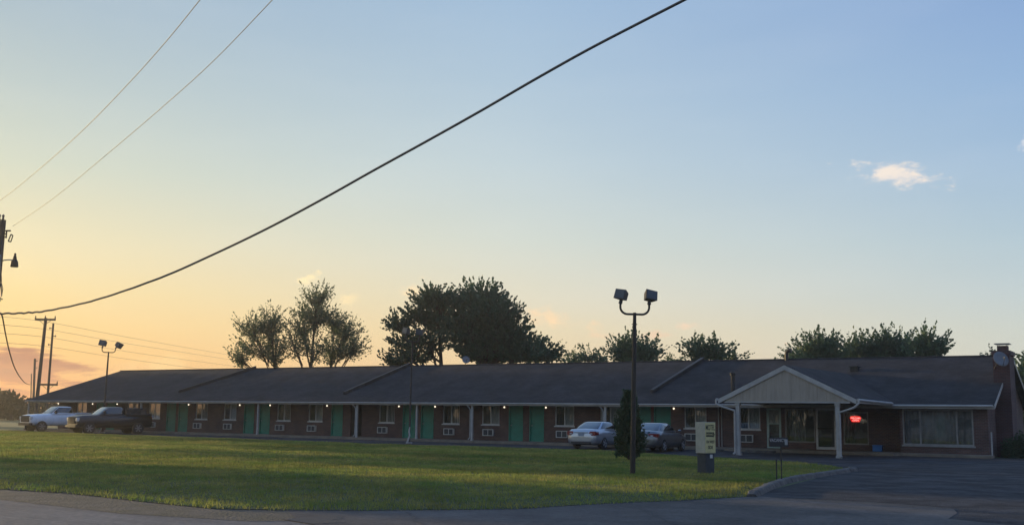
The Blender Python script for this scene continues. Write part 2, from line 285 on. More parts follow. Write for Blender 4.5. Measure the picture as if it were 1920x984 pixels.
# ------------------------------------------------------------------ mesh builder
class MB:
    def __init__(s): s.v = []; s.f = []; s.m = []; s.mi = 0
    def add(s, vs, fs):
        o = len(s.v); s.v += [tuple(x) for x in vs]; s.f += [tuple(i + o for i in f) for f in fs]; s.m += [s.mi] * len(fs); return s
    def box(s, x0, y0, z0, x1, y1, z1, mat=None):
        vs = [Vector((x, y, z)) for x in (x0, x1) for y in (y0, y1) for z in (z0, z1)]
        if mat is not None: vs = [mat @ v for v in vs]
        return s.add(vs, [(0, 1, 3, 2), (4, 6, 7, 5), (0, 4, 5, 1), (2, 3, 7, 6), (0, 2, 6, 4), (1, 5, 7, 3)])
    def poly(s, pts): return s.add(pts, [tuple(range(len(pts)))])
    def slab(s, pts, d):
        n = len(pts); d = Vector(d); P = [Vector(p) for p in pts]
        return s.add(P + [p + d for p in P], [tuple(range(n)), tuple(range(2 * n - 1, n - 1, -1))] + [(i, (i + 1) % n, n + (i + 1) % n, n + i) for i in range(n)])
    def tube(s, pts, r, n=8, cap=True):
        P = [Vector(p) for p in pts]; rr = r if isinstance(r, (list, tuple)) else [r] * len(P)
        rings = []; ref = None
        for i, p in enumerate(P):
            d = (P[min(i + 1, len(P) - 1)] - P[max(i - 1, 0)])
            if d.length < 1e-9: d = Vector((0, 0, 1))
            d.normalize()
            if ref is None: ref = d.orthogonal().normalized()
            a = (ref - d * ref.dot(d));
            if a.length < 1e-6: a = d.orthogonal()
            a.normalize(); ref = a; b = d.cross(a)
            rings.append([p + (a * math.cos(2 * PI * k / n) + b * math.sin(2 * PI * k / n)) * rr[i] for k in range(n)])
        vs = [v for ring in rings for v in ring]; fs = []
        for i in range(len(P) - 1):
            for k in range(n): fs.append((i * n + k, i * n + (k + 1) % n, (i + 1) * n + (k + 1) % n, (i + 1) * n + k))
        if cap: fs += [tuple(range(n - 1, -1, -1)), tuple((len(P) - 1) * n + k for k in range(n))]
        return s.add(vs, fs)
    def lathe(s, prof, n=16, mat=None, cap=True):
        vs = []
        for r, z in prof:
            for k in range(n):
                v = Vector((r * math.cos(2 * PI * k / n), r * math.sin(2 * PI * k / n), z)); vs.append(mat @ v if mat is not None else v)
        fs = []
        for i in range(len(prof) - 1):
            for k in range(n): fs.append((i * n + k, i * n + (k + 1) % n, (i + 1) * n + (k + 1) % n, (i + 1) * n + k))
        if cap: fs += [tuple(range(n - 1, -1, -1)), tuple((len(prof) - 1) * n + k for k in range(n))]
        return s.add(vs, fs)
    def grid(s, P):
        n, m = len(P), len(P[0]); return s.add([p for row in P for p in row], [(i * m + j, i * m + j + 1, (i + 1) * m + j + 1, (i + 1) * m + j) for i in range(n - 1) for j in range(m - 1)])
    def build(s, name, mat, parent=None, smooth=False, bevel=0.0, recalc=True):
        me = bpy.data.meshes.new(name); me.from_pydata(s.v, [], s.f)
        mats = mat if isinstance(mat, (list, tuple)) else [mat]
        for m in mats: me.materials.append(MT[m])
        if len(mats) > 1: me.polygons.foreach_set('material_index', s.m)
        if recalc:
            b = bmesh.new(); b.from_mesh(me); bmesh.ops.recalc_face_normals(b, faces=b.faces); b.to_mesh(me); b.free()
        if smooth: me.polygons.foreach_set('use_smooth', [True] * len(me.polygons))
        me.update()
        o = bpy.data.objects.new(name, me); COL.objects.link(o); o.parent = parent
        if bevel:
            bv = o.modifiers.new('bevel', 'BEVEL'); bv.width = bevel; bv.segments = 2; bv.limit_method = 'ANGLE'
        return o

def tag(o, label=None, cat=None, group=None, kind=None):
    if label: o['label'] = label
    if cat: o['category'] = cat
    if group: o['group'] = group
    if kind: o['kind'] = kind
    return o
def thing(name, label, cat, loc=(0, 0, 0), rz=0.0, group=None):
    o = bpy.data.objects.new(name, None); COL.objects.link(o); o.location = loc; o.rotation_euler = (0, 0, rz); o.empty_display_size = 0.3
    return tag(o, label, cat, group)
def copy_tree(o, parent=None):
    c = o.copy(); COL.objects.link(c)
    if parent is not None: c.parent = parent
    for ch in list(o.children): copy_tree(ch, c)
    return c
def text_mesh(txt, size, mat, name, parent, M4, extrude=0.004, bold=0.0, sx=1.0):
    cu = bpy.data.curves.new('t', 'FONT'); cu.body = txt; cu.size = size; cu.align_x = 'CENTER'; cu.align_y = 'CENTER'; cu.extrude = extrude; cu.offset = bold
    to = bpy.data.objects.new('t', cu); COL.objects.link(to)
    dg = bpy.context.evaluated_depsgraph_get(); me = bpy.data.meshes.new_from_object(to.evaluated_get(dg))
    bpy.data.objects.remove(to); me.transform(M4 @ Matrix.Diagonal((sx, 1, 1, 1))); me.materials.clear(); me.materials.append(MT[mat])
    o = bpy.data.objects.new(name, me); COL.objects.link(o); o.parent = parent; return o

# ------------------------------------------------------------------ ground, roads, lot
AL = 0.5654
O = Vector((23.245, 52.16, 0)); UD = Vector((math.cos(AL), -math.sin(AL), 0)); VD = Vector((math.sin(AL), math.cos(AL), 0))
def uv(u, v, z=0.0): return O + UD * u + VD * v + Vector((0, 0, z))

def sheet(name, pts, z, mat):
    b = MB(); b.poly([(p[0], p[1], z) for p in pts]); o = b.build(name, mat); tag(o, kind='structure'); return o
sheet('field', [(-2500, -400), (2500, -400), (2500, 2500), (-2500, 2500)], 0.0, 'field')
# road runs parallel to the motel; everything on the camera side of it
def rd(s, off):  # along the road, distance from its far edge towards the camera
    p = Vector((-6.4, 18.8, 0)) + UD * s - VD * off; return (p.x, p.y)
b = MB(); b.poly([(-150, 1.6, 0), (-2, 1.6, 0), (12, 1.2, 0), (60, 1.2, 0), (60, -22, 0), (-150, -22, 0)]); ro = b.build('road', 'road'); ro.location = (-6.4, 18.8, .004); ro.rotation_euler = (0, 0, -AL); tag(ro, kind='structure')
lot = [(-42.5, 92), (-40, 86.0), (-33.5, 81.0), (-29.2, 77.0), (-17.8, 68.4), (-7.7, 60.6), (0.1, 57.0), (4.7, 54.5), (7.8, 48.6), (10.6, 43), (11.2, 40), (11.3, 37), (5.2, 24.4), (6.1, 24.1), (7.8, 23.2), (8.9, 21.9), (8.6, 21.0), (7.9, 19.7), (8.6, 18.6), (40, -2), (90, 30), (60, 45)]
lot2 = lot + [tuple(uv(2.5, 1)[:2]), tuple(uv(-75, 1)[:2]), tuple(uv(-76.5, 1)[:2])]
sheet('parking_lot', lot2, 0.008, 'asphalt')
sheet('apron', [(-3.6, 18.4), (-4.0, 19.8), (-2.4, 20.0), (0.1, 20.8), (1.9, 22.3), (3.9, 23.6), (5.6, 24.9), (6.1, 24.1), (7.8, 23.2), (8.9, 21.9), (8.6, 21.0), (7.9, 19.7), (8.6, 18.6), (9.2, 14), (0, 13), (-2.9, 16.9)], 0.012, 'apron')
sheet('gravel_shoulder', [(-60, 55.6), (-60, 52.6), (-30, 33.8), (-10.5, 21.7), (-6.6, 18.7), (-4.2, 17.7), (-3.2, 17.9), (-3.5, 19.0), (-3.4, 20.4), (-5.3, 20.6), (-6.6, 21.5), (-9.2, 23.8), (-11.1, 24.8)], 0.008, 'gravel')
tb = [(-3.75, 18.05), (-3.2, 18.6), (-2.9, 18.7), (-2.75, 18.3), (-2.9, 18.0), (-2.6, 17.6), (-3.1, 17.3)]
sheet('tar_patch', tb, 0.016, 'tar')
# dark broken seam where driveway meets apron, worn light patches on the right
sheet('driveway_seam', [(6.0, 24.25), (7.8, 23.33), (8.95, 21.98), (8.75, 21.9), (7.7, 23.15), (5.95, 24.08)], 0.016, 'tar')

# cracks in the apron: thin sealed lines, one sheet
ck = MB(); random.seed(21)
for (x0, y0, x1, y1) in ((-1.8, 19.6, -1.0, 15.5), (2.4, 22.4, 3.0, 15), (3.4, 23.0, 6.6, 20.2), (5.8, 24.3, 7.6, 20.6), (-1.5, 17.9, 3.0, 18.6)):
    P = []; 
    for k in range(15):
        t = k / 14; P.append(Vector((x0 + (x1 - x0) * t + random.uniform(-.09, .09), y0 + (y1 - y0) * t + random.uniform(-.09, .09), .0165)))
    d = Vector((x1 - x0, y1 - y0, 0)).normalized(); n = Vector((-d.y, d.x, 0))
    W_ = [random.uniform(.008, .022) for _ in P]; ck.grid([[p - n * w for p, w in zip(P, W_)], [p + n * w for p, w in zip(P, W_)]])
tag(ck.build('apron_cracks', 'tar', recalc=False), kind='structure')
# lawn between near curve and far curve
near_c = [(-60, 55.0), (-30, 35.9), (-11.1, 23.9), (-9.2, 22.95), (-6.6, 20.75), (-5.3, 19.8), (-4.2, 19.7), (-2.4, 19.85), (0.1, 20.55), (1.9, 22.05), (3.9, 23.35), (5.35, 24.55), (6.45, 27.7), (7.35, 29.9), (9.2, 33.4), (11.1, 36.6), (11.7, 37.6)]
far_c = [(-60, 97), (-48, 91.5), (-40, 86.5), (-33.5, 81.5), (-29.2, 77.5), (-17.8, 68.8), (-7.7, 61.2), (0.1, 57.6), (4.7, 55.0), (8.1, 49.0), (11.0, 43.4), (11.6, 40.1), (11.7, 37.65)]
def interp(c, x):
    for (x0, y0), (x1, y1) in zip(c, c[1:]):
        if x <= x1: return y0 + (y1 - y0) * (x - x0) / (x1 - x0)
    return c[-1][1]
rng = np.random.default_rng(5)
_wv = [(rng.uniform(0.12, 0.5), rng.uniform(-0.35, 0.35), rng.uniform(0, 6.28), rng.uniform(0.4, 1.0)) for _ in range(9)]
SX, SY = math.sin(R(SUN_AZ)), math.cos(R(SUN_AZ))
def relief(x, y):
    a = x * SX + y * SY; b = x * SY - y * SX
    h = 0
    for k, (fr, sh, ph, am) in enumerate(_wv): h = h + am * np.sin(fr * (a * 0.35 + sh * b) + fr * b * 0.9 + ph) / (1 + 2.5 * fr)
    return 0.045 * h
def lawn_z(x, y, yn, yf):
    e = np.minimum(np.clip((y - yn) / 1.6, 0, 1), np.clip((yf - y) / 2.0, 0, 1))
    e = e * e * (3 - 2 * e)
    return 0.02 + e * (0.05 + 0.8 * relief(x, y))
xs = sorted(set([p[0] for p in near_c] + [p[0] for p in far_c] + [round(-60 + 0.6 * i, 2) for i in range(120) if -60 + 0.6 * i < 11.7]))
rows = []
ts = [0, .01, .02, .035, .05, .075] + [0.1 + 0.9 * i / 60 for i in range(61)]; ts = sorted(set(ts + [.95, .97, .985, .993]))
for x in xs:
    yn, yf = interp(near_c, x), interp(far_c, x)
    rows.append([(x, yn + (yf - yn) * t, float(lawn_z(x, yn + (yf - yn) * t, yn, yf))) for t in ts])
lb = MB(); lb.grid(rows); lawn = tag(lb.build('lawn', 'soil', smooth=True), kind='structure')

# grass blades
def blades(seed):
    r = np.random.default_rng(seed)
    xs_, ys_, hs_, ws_ = [], [], [], []
    nx = np.array([p[0] for p in near_c]); ny = np.array([p[1] for p in near_c]); fx = np.array([p[0] for p in far_c]); fy = np.array([p[1] for p in far_c])
    def put(n, x0, x1, dmax, dmin, h, w):
        x = r.uniform(x0, x1, n); y = r.uniform(18, 100, n)
        yn = np.interp(x, nx, ny); yf = np.interp(x, fx, fy)
        d = np.hypot(x, y)
        ok = (y > yn - 0.12 + 0.25 * r.random(n) ** 3) & (y < yf - 0.05) & (d < dmax) & (d >= dmin) & (np.abs(x) < 0.56 * y + 1.0)
        x, y, yn = x[ok], y[ok], yn[ok]
        edge = np.exp(-np.abs(y - yn) / 0.5)
        patch = 0.5 + 0.5 * np.sin(x * 1.3 + 1.7 * np.sin(y * 0.9)) * np.sin(y * 1.1 + 0.6 * x)
        xs_.append(x); ys_.append(y); hs_.append(h * r.uniform(0.5, 1.2, len(x)) * (1 + 2.2 * edge * r.random(len(x)) ** 2 * (0.5 + 0.5 * np.sin(x * 5.3) * np.sin(x * 2.1 + 1))) * (0.75 + 0.5 * patch)); ws_.append(np.full(len(x), w) * r.uniform(0.7, 1.3, len(x)))
    put(900000, -20, 12, 27, 0, 0.075, 0.009)
    put(900000, -25, 12, 38, 27, 0.075, 0.013)
    put(900000, -60, 12, 110, 38, 0.08, 0.024)
    x = np.concatenate(xs_); y = np.concatenate(ys_); h = np.concatenate(hs_); w = np.concatenate(ws_); n = len(x)
    yn = np.interp(x, nx, ny); yf = np.interp(x, fx, fy)
    z = lawn_z(x, y, yn, yf) - 0.005; z = np.where(y < yn, 0.015, z)
    a = r.uniform(0, 2 * PI, n); lean = r.normal(0, 0.35, (n, 2)) * h[:, None]
    V = np.zeros((n, 3, 3), np.float32)
    V[:, 0, 0] = x - np.cos(a) * w; V[:, 0, 1] = y - np.sin(a) * w; V[:, 0, 2] = z
    V[:, 1, 0] = x + np.cos(a) * w; V[:, 1, 1] = y + np.sin(a) * w; V[:, 1, 2] = z
    V[:, 2, 0] = x + lean[:, 0]; V[:, 2, 1] = y + lean[:, 1]; V[:, 2, 2] = z + h
    return V.reshape(-1, 3)
def tri_mesh(name, V, mat, k=3):
    n = len(V) // k; me = bpy.data.meshes.new(name); me.vertices.add(len(V)); me.vertices.foreach_set('co', np.ascontiguousarray(V, np.float32).ravel())
    me.loops.add(len(V)); me.loops.foreach_set('vertex_index', np.arange(len(V), dtype=np.int32))
    me.polygons.add(n); me.polygons.foreach_set('loop_start', np.arange(0, len(V), k, dtype=np.int32))
    me.update(calc_edges=True); me.materials.append(MT[mat]); return me
gm = tri_mesh('grass', blades(3), 'grass'); go = bpy.data.objects.new('grass', gm); COL.objects.link(go)
tag(go, 'short mown green grass covering the lawn between road and motel', 'grass', kind='stuff')

# kerb around the lawn tip
kp = [(5.35, 24.55), (5.9, 26.1), (6.5, 27.7), (7.4, 29.9), (8.3, 31.7), (9.3, 33.4), (10.3, 35.1), (11.2, 36.6), (11.65, 37.25), (11.85, 37.7), (11.8, 38.1)]
kb = MB(); prof = [(-0.02, 0.0), (0.0, 0.12), (0.03, 0.14), (0.15, 0.14), (0.19, 0.115), (0.24, 0.0)]
kq = []                                             # resample, then cut into lengths with open joints
for p0, p1 in zip(kp, kp[1:]):
    for k in range(6): kq.append((p0[0] + (p1[0] - p0[0]) * k / 6, p0[1] + (p1[1] - p0[1]) * k / 6))
kq.append(kp[-1]); kr = random.Random(12); rings_ = []
for i, p in enumerate(kq):
    d = Vector((*kq[min(i + 1, len(kq) - 1)], 0)) - Vector((*kq[max(i - 1, 0)], 0)); d.normalize(); nrm = Vector((d.y, -d.x, 0))
    hh = (1.0 if 0 < i < len(kq) - 1 else 0.55) + kr.uniform(-.07, .05); off = kr.uniform(-.012, .012)
    rings_.append(([Vector((*p, 0)) + nrm * (a_ + off) + Vector((0, 0, z * hh)) for a_, z in prof], d))
for i in range(0, len(rings_) - 1, 5):
    seg_ = [list(x[0]) for x in rings_[i:i + 6]]; g_ = kr.uniform(.008, .03)
    if len(seg_) < 2: continue
    seg_[-1] = [q - rings_[min(i + 5, len(rings_) - 1)][1] * g_ for q in seg_[-1]]
    kb.grid(seg_); kb.poly(seg_[0]); kb.poly(seg_[-1])
tag(kb.build('kerb', 'kerb'), kind='structure')

# ------------------------------------------------------------------ motel
motel = thing('motel_building', 'long low brown brick motel with shingled roof, green doors and gabled porte cochere', 'motel', O, -AL)
EZ, RZ, RV, SL = 2.55, 5.28, 7.0, 0.39
WV, BV = 1.8, 0.6
win_u = [-71.9, -65.3, -62.6, -57.12, -53.98, -48.37, -45.25, -38.71, -33.28, -30.15, -24.68, -21.51, -16.04, -12.86]
ac_u = [-71.95, -65.3, -62.75, -57.45, -54.1, -48.66, -45.5, -38.99, -33.37, -30.26, -24.8, -21.6, -16.26, -12.98]
door_u = [-69.4, -68.0, -60.6, -59.2, -51.93, -50.3, -43.2, -36.77, -35.23, -28.22, -26.68, -19.37, -18.1]
WZ0, WZ1, DZ0, DZ1 = 1.16, 2.38, 0.16, 2.40
ops = [(u - 0.67, u + 0.67, WZ0, WZ1) for u in win_u] + [(u - 0.53, u + 0.53, DZ0, DZ1) for u in door_u]
ops += [(-41.95, -40.9, DZ0, DZ1)]                     # dark passage
ops += [(-11.83, -11.0, DZ0, 2.34), (-10.78, -9.12, 0.50, 2.32), (-9.08, -8.0, DZ0, 2.36), (-7.62, -6.3, 0.46, 2.18)]
def wall_with_openings(b, u0, u1, z0, z1, v, holes, depth):
    us = sorted(set([u0, u1] + [h[0] for h in holes] + [h[1] for h in holes])); zs = sorted(set([z0, z1] + [h[2] for h in holes] + [h[3] for h in holes]))
    for a, c in zip(us, us[1:]):
        for d, e in zip(zs, zs[1:]):
            m, n = (a + c) / 2, (d + e) / 2
            if not any(h[0] < m < h[1] and h[2] < n < h[3] for h in holes): b.poly([(a, v, d), (c, v, d), (c, v, e), (a, v, e)])
    for a, c, d, e in holes:
        b.poly([(a, v, d), (a, v + depth, d), (a, v + depth, e), (a, v, e)]); b.poly([(c, v, d), (c, v, e), (c, v + depth, e), (c, v + depth, d)])
        b.poly([(a, v, e), (a, v + depth, e), (c, v + depth, e), (c, v, e)]); b.poly([(a, v, d), (c, v, d), (c, v + depth, d), (a, v + depth, d)])
UL, UR, UB = -75.0, -0.28, -4.43
b = MB(); wall_with_openings(b, UL, UB, 0, 2.46, WV, ops, 0.14)
wall_with_openings(b, UB, UR, 0, 2.52, BV, [(-4.3, -0.95, 0.55, 2.32)], 0.12)
b.poly([(UB, BV, 0), (UB, WV, 0), (UB, WV, 2.5), (UB, BV, 2.5)])
gz = lambda v: 2.44 + SL * min(v, 14 - v)
b.poly([(UR, BV, 0), (UR, 13.4, 0), (UR, 13.4, gz(13.4)), (UR, 7, gz(7)), (UR, BV, gz(BV))])
b.poly([(UL, WV, 0), (UL, 12.2, 0), (UL, 12.2, 2.46), (UL, WV, 2.46)]); b.poly([(UL, 12.2, 0), (UR, 13.4, 0), (UR, 13.4, 2.5), (UL, 12.2, 2.46)])
wall = b.build('wall', 'brick', motel, recalc=False)
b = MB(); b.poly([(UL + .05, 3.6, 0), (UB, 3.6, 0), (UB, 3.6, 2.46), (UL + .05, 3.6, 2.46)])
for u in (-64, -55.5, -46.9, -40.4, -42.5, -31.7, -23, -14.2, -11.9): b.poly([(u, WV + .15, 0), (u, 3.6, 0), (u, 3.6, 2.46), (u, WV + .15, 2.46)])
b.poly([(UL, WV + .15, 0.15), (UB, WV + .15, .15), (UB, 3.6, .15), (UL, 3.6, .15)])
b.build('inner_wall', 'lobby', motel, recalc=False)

# roof
def rp(u, v): return (u, v, EZ + SL * min(v, 14 - v))
EL, RLU, ER = -77.2, -73.9, 0.12
b = MB()
T = (0, 0, -0.10)
b.slab([rp(EL, 0), rp(ER, 0), rp(ER, RV), rp(RLU, RV)], T)
b.slab([rp(RLU, RV), rp(ER, RV), rp(ER, 14), rp(EL, 14)], T)
b.slab([(EL, 0, EZ), (RLU, RV, RZ), (EL, 14, EZ)], T)
roof = b.build('roof', 'shingle', motel)
b = MB(); b.tube([(RLU, RV, RZ + .01), (ER, RV, RZ + .01)], 0.06, 6); b.build('ridge_cap', 'shingle', roof)
for (u0, v0, u1, v1) in ((-56.83, 7.05, -59.69, 1.64), (-40.94, 7.05, -42.18, 1.28), (-17.7, 7.05, -18.64, 1.52)):
    b = MB(); d = Vector((u1 - u0, v1 - v0, 0)).normalized(); n = Vector((-d.y, d.x, 0)) * 0.10
    prf = [(u0, v0, rp(u0, 6.99)[2] - .05), (u0, v0, RZ + .20), (u1, v1, rp(u1, v1)[2] + .17), (u1, v1, rp(u1, v1)[2] - .05)]
    b.slab([Vector(p) - n for p in prf], n * 2)
    # metal cap
    fin = b.build('parapet_fin', 'shingle', roof)
    b = MB(); b.slab([Vector(prf[1]) - n * 1.2 + Vector((0, 0, .003)), Vector(prf[1]) + n * 1.2 + Vector((0, 0, .003)), Vector(prf[2]) + n * 1.2 + Vector((0, 0, .003)), Vector(prf[2]) - n * 1.2 + Vector((0, 0, .003))], (0, 0, 0.04))
    fc = b.build('parapet_cap', 'steel_dark', roof)
# roof pipes and vents
b = MB(); b.tube([(-13.8, 1.95, 3.2), (-13.8, 1.95, 4.22)], 0.11, 10); b.lathe([(0.16, 4.15), (0.17, 4.3), (0.08, 4.42), (0.02, 4.46)], 10, Matrix.Translation((-13.8, 1.95, 0))); b.lathe([(0.115, 3.85), (0.13, 3.87), (0.115, 3.9)], 10, Matrix.Translation((-13.8, 1.95, 0))); b.build('flue_pipe', 'steel_dark', roof)
b = MB(); b.tube([(-12.3, 7.0, 5.1), (-12.3, 7.0, 5.62), (-12.26, 7.0, 5.75), (-12.15, 7.0, 5.84), (-12.0, 7.0, 5.84)], [0.12, 0.12, 0.12, 0.13, 0.15], 10); b.build('vent_hood', 'steel_dark', roof)
b = MB(); zz = rp(0, 5.0)[2]; b.box(-7.95, 4.8, zz - .2, -7.55, 5.2, zz + .18); b.box(-8.02, 4.72, zz + .18, -7.48, 5.28, zz + .24); b.build('box_vent', 'steel_dark', roof)
# fascia, soffit, rake boards
b = MB()
b.box(EL + .02, -0.03, EZ - .19, -11.55, 0.0, EZ - .035); b.box(-11.55, -0.03, EZ - .19, -4.6, 0.0, EZ - .035); b.box(-4.6, -0.03, EZ - .20, ER, 0.0, EZ - .035)
b.box(EL - .03, -.03, EZ - .19, EL, 14.03, EZ - .035); b.box(EL, 14.0, EZ - .19, ER, 14.03, EZ - .035)
b.build('fascia', 'fascia', motel)
b = MB(); b.tube([(-4.7, -0.1, EZ - .06), (ER - .05, -0.1, EZ - .06)], 0.062, 8); b.tube([(-77, -.09, EZ - .07), (-11.3, -.09, EZ - .07)], 0.045, 6); b.build('gutter', 'fascia', motel)
for s in (0, 1):
    a, c = ((0, RV), (14, RV))[s]
    b = MB(); p0, p1 = Vector(rp(ER, a)), Vector(rp(ER, c)); p0.x = p1.x = ER + .003
    b.slab([p0 + Vector((0, 0, -.01)), p1 + Vector((0, 0, -.01)), p1 + Vector((0, 0, -.19)), p0 + Vector((0, 0, -.19))], (.03, 0, 0)); b.build('rake_board', 'fascia', motel)
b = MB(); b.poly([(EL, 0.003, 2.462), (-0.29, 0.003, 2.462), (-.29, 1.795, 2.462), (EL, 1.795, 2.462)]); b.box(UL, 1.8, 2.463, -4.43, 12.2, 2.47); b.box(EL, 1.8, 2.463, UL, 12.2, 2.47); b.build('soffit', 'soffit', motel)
b = MB(); b.box(-4.3, .62, .1, -.4, .64, .5)

# walkway slab
b = MB()
b.slab([(-77, -.12, 0), (-14.3, -.12, 0), (-14.0, -0.75, 0), (-4.5, -0.75, 0), (-4.3, -.35, 0), (-.05, -.35, 0), (-.05, .6, 0), (-4.4, .6, 0), (-4.4, 1.8, 0), (-77, 1.8, 0)], (0, 0, .15))
wk = b.build('walkway', 'concrete', bevel=0.015); wk.location = O; wk.rotation_euler = (0, 0, -AL); tag(wk, kind='structure')

# posts with downspouts
def post_mesh():
    b = MB(); b.box(-.06, -.06, .15, .06, .06, 2.43); b.box(-.075, -.075, .15, .075, .075, .27); b.box(-.075, -.075, 2.33, .075, .075, 2.43); return b
pp = post_mesh().build('post', 'white', motel, bevel=0.006)
post_us = [-76.9, -62.2, -49.33, -39.96, -34.87, -30.47, -21.0]
for i, u in enumerate(post_us):
    o = pp if i == 0 else copy_tree(pp); o.location = (u, .17, 0)
ds = None
for i, u in enumerate((-39.96, -30.47, -21.0)):
    if ds is None:
        b = MB(); b.tube([(-.34, -.09, 2.46), (-.32, -.09, 2.38), (-.19, .02, 2.18), (-.14, .06, 2.05), (-.14, .06, .34), (-.24, -.02, .22)], 0.042, 8); ds = b.build('downspout', 'white', motel); o = ds
    else: o = copy_tree(ds)
    o.location = (u, .1, 0)
b = MB(); b.tube([(-14.6, WV - .06, .17), (-14.6, WV - .06, 2.45)], .035, 8); b.tube([(-14.42, WV - .06, .17), (-14.42, WV - .06, 2.45)], .03, 8); b.build('downspout', 'white', motel)
b = MB(); b.tube([(-.13, .42, .05), (-.13, .42, 1.25)], .035, 8); b.build('downspout', 'white', motel)

# windows
def make_window():
    w, h = .67, (WZ1 - WZ0)
    b = MB(); t = .05
    b.box(-w, .03, 0, -w + t, .10, h); b.box(w - t, .03, 0, w, .10, h); b.box(-w + t, .03, 0, w - t, .10, t); b.box(-w + t, .03, h - t, w - t, .10, h); b.box(-.03, .025, t, .03, .095, h - t)
    f = b.build('window', 'frame', motel)
    b = MB(); b.poly([(-w + t, .075, t), (-.03, .075, t), (-.03, .075, h - t), (-w + t, .075, h - t)]); b.poly([(.03, .065, t), (w - t, .065, t), (w - t, .065, h - t), (.03, .065, h - t)]); b.build('pane', 'glass', f, recalc=False)
    b = MB(); b.box(-w - .05, -.05, -.07, w + .05, .1, 0); b.build('sill', 'frame', f)
    return f
def wavy(x0, x1, y, z0, z1, amp=.02, wl=.11):
    b = MB(); n = max(4, int((x1 - x0) / wl * 6)); top, bot = [], []
    for i in range(n + 1):
        x = x0 + (x1 - x0) * i / n; yy = y + amp * math.sin(2 * PI * (x - x0) / wl + .7 * math.sin(x * 9)); top.append((x, yy, z1)); bot.append((x, yy, z0))
    b.grid([bot, top]); return b
wp = make_window()
random.seed(4)
for i, u in enumerate(win_u):
    o = wp if i == 0 else copy_tree(wp); o.location = (u, WV, WZ0)
    h = WZ1 - WZ0
    bright = u in (-71.9, -62.6, -53.98, -45.25, -24.68, -16.04, -12.86, -21.51)
    if abs(u + 30.15) < .01:
        # curtain pulled aside: half drawn with a slanting white edge
        b = wavy(.22, .62, .14, .03, h - .04); c = b.build('curtain', 'curtain', o, recalc=False)
        b = MB(); b.tube([(.53, .115, h - .05), (.40, .115, h * .72), (.27, .115, h * .48), (.22, .115, .06)], .022, 6); b.build('curtain_hem', 'white', c)
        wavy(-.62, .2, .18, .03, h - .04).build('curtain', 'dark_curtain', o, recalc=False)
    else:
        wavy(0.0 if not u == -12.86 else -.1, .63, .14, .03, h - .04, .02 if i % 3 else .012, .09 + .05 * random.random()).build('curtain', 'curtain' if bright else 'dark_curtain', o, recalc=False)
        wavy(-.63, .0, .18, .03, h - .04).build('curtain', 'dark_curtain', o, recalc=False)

# guest room doors
def make_door():
    b = MB(); b.box(-.46, .07, 0, .46, .11, 2.16); d = b.build('door', 'green', motel)
    b = MB(); b.box(-.53, -.012, 0, -.46, .13, 2.24); b.box(.46, -.012, 0, .53, .13, 2.24); b.box(-.46, -.012, 2.16, .46, .13, 2.24); b.build('door_frame', 'green', d)
    b = MB(); b.lathe([(.0, 0), (.03, .0), (.035, .03), (.02, .05)], 10, Matrix.Translation((-.38, .07, .98)) @ Matrix.Rotation(R(90), 4, 'X')); b.build('handle', 'galv', d)
    b = MB(); b.box(-.46, -.05, -.03, .46, .14, .0); b.build('threshold', 'galv', d)
    return d
dp = make_door()
for i, u in enumerate(door_u):
    o = dp if i == 0 else copy_tree(dp); o.location = (u, WV, DZ0)
# air conditioners
def make_ac():
    b = MB(); b.box(-.40, -.16, 0, -.36, .1, .42); b.box(.36, -.16, 0, .40, .1, .42); b.box(-.36, -.16, .38, .36, .1, .42); b.box(-.36, -.16, 0, .36, .1, .04); b.box(-.015, -.15, .04, .015, -.1, .38)
    a = b.build('air_conditioner', 'frame', motel)
    b = MB(); b.box(-.36, -.12, .04, .36, .05, .38); b.build('grille', 'grille', a)
    b = MB()
    for k in range(9): b.box(-.34 + k * .08, -.135, .05, -.33 + k * .08, -.121, .37)
    b.build('louvre', 'trafo', a)
    return a
ap = make_ac()
for i, u in enumerate(ac_u):
    o = ap if i == 0 else copy_tree(ap); o.location = (u, WV, .44)
# porch lights
def make_light():
    b = MB(); b.box(-.06, -.03, -.05, .06, 0, .07); b.tube([(0, -.02, .05), (0, -.09, .07), (0, -.11, .04)], .015, 6)
    l = b.build('porch_light', 'steel_dark', motel)
    b = MB(); b.lathe([(.01, -.07), (.035, -.06), (.05, -.025), (.045, .015), (.025, .03), (.01, .035)], 12, Matrix.Translation((0, -.11, 0))); b.build('bulb', 'bulb', l, smooth=True)
    return l
lp = make_light()
for i, u in enumerate([-75.0, -70.34, -67.15, -58.51, -52.86, -49.69, -44.09, -37.59, -34.53, -29.04, -25.96, -17.33]):
    o = lp if i == 0 else copy_tree(lp); o.location = (u, WV - .002, 2.29)

# office front: storm door, shop windows, glass door
b = MB(); u0, u1 = -11.83, -11.0
b.box(u0, WV + .02, .16, u0 + .13, WV + .08, 2.34); b.box(u1 - .13, WV + .02, .16, u1, WV + .08, 2.34); b.box(u0 + .13, WV + .02, .16, u1 - .13, WV + .08, .72); b.box(u0 + .13, WV + .02, 1.46, u1 - .13, WV + .08, 1.52); b.box(u0 + .13, WV + .02, 2.24, u1 - .13, WV + .08, 2.34)
sdr = b.build('storm_door', 'pale_green', motel)
b = MB(); b.poly([(u0 + .13, WV + .05, .72), (u1 - .13, WV + .05, .72), (u1 - .13, WV + .05, 1.46), (u0 + .13, WV + .05, 1.46)]); b.poly([(u0 + .13, WV + .055, 1.52), (u1 - .13, WV + .055, 1.52), (u1 - .13, WV + .055, 2.24), (u0 + .13, WV + .055, 2.24)]); b.build('pane', 'glass', sdr, recalc=False)
wavy(u0 + .13, u1 - .13, WV + .1, 1.5, 2.24).build('curtain', 'curtain', sdr, recalc=False)
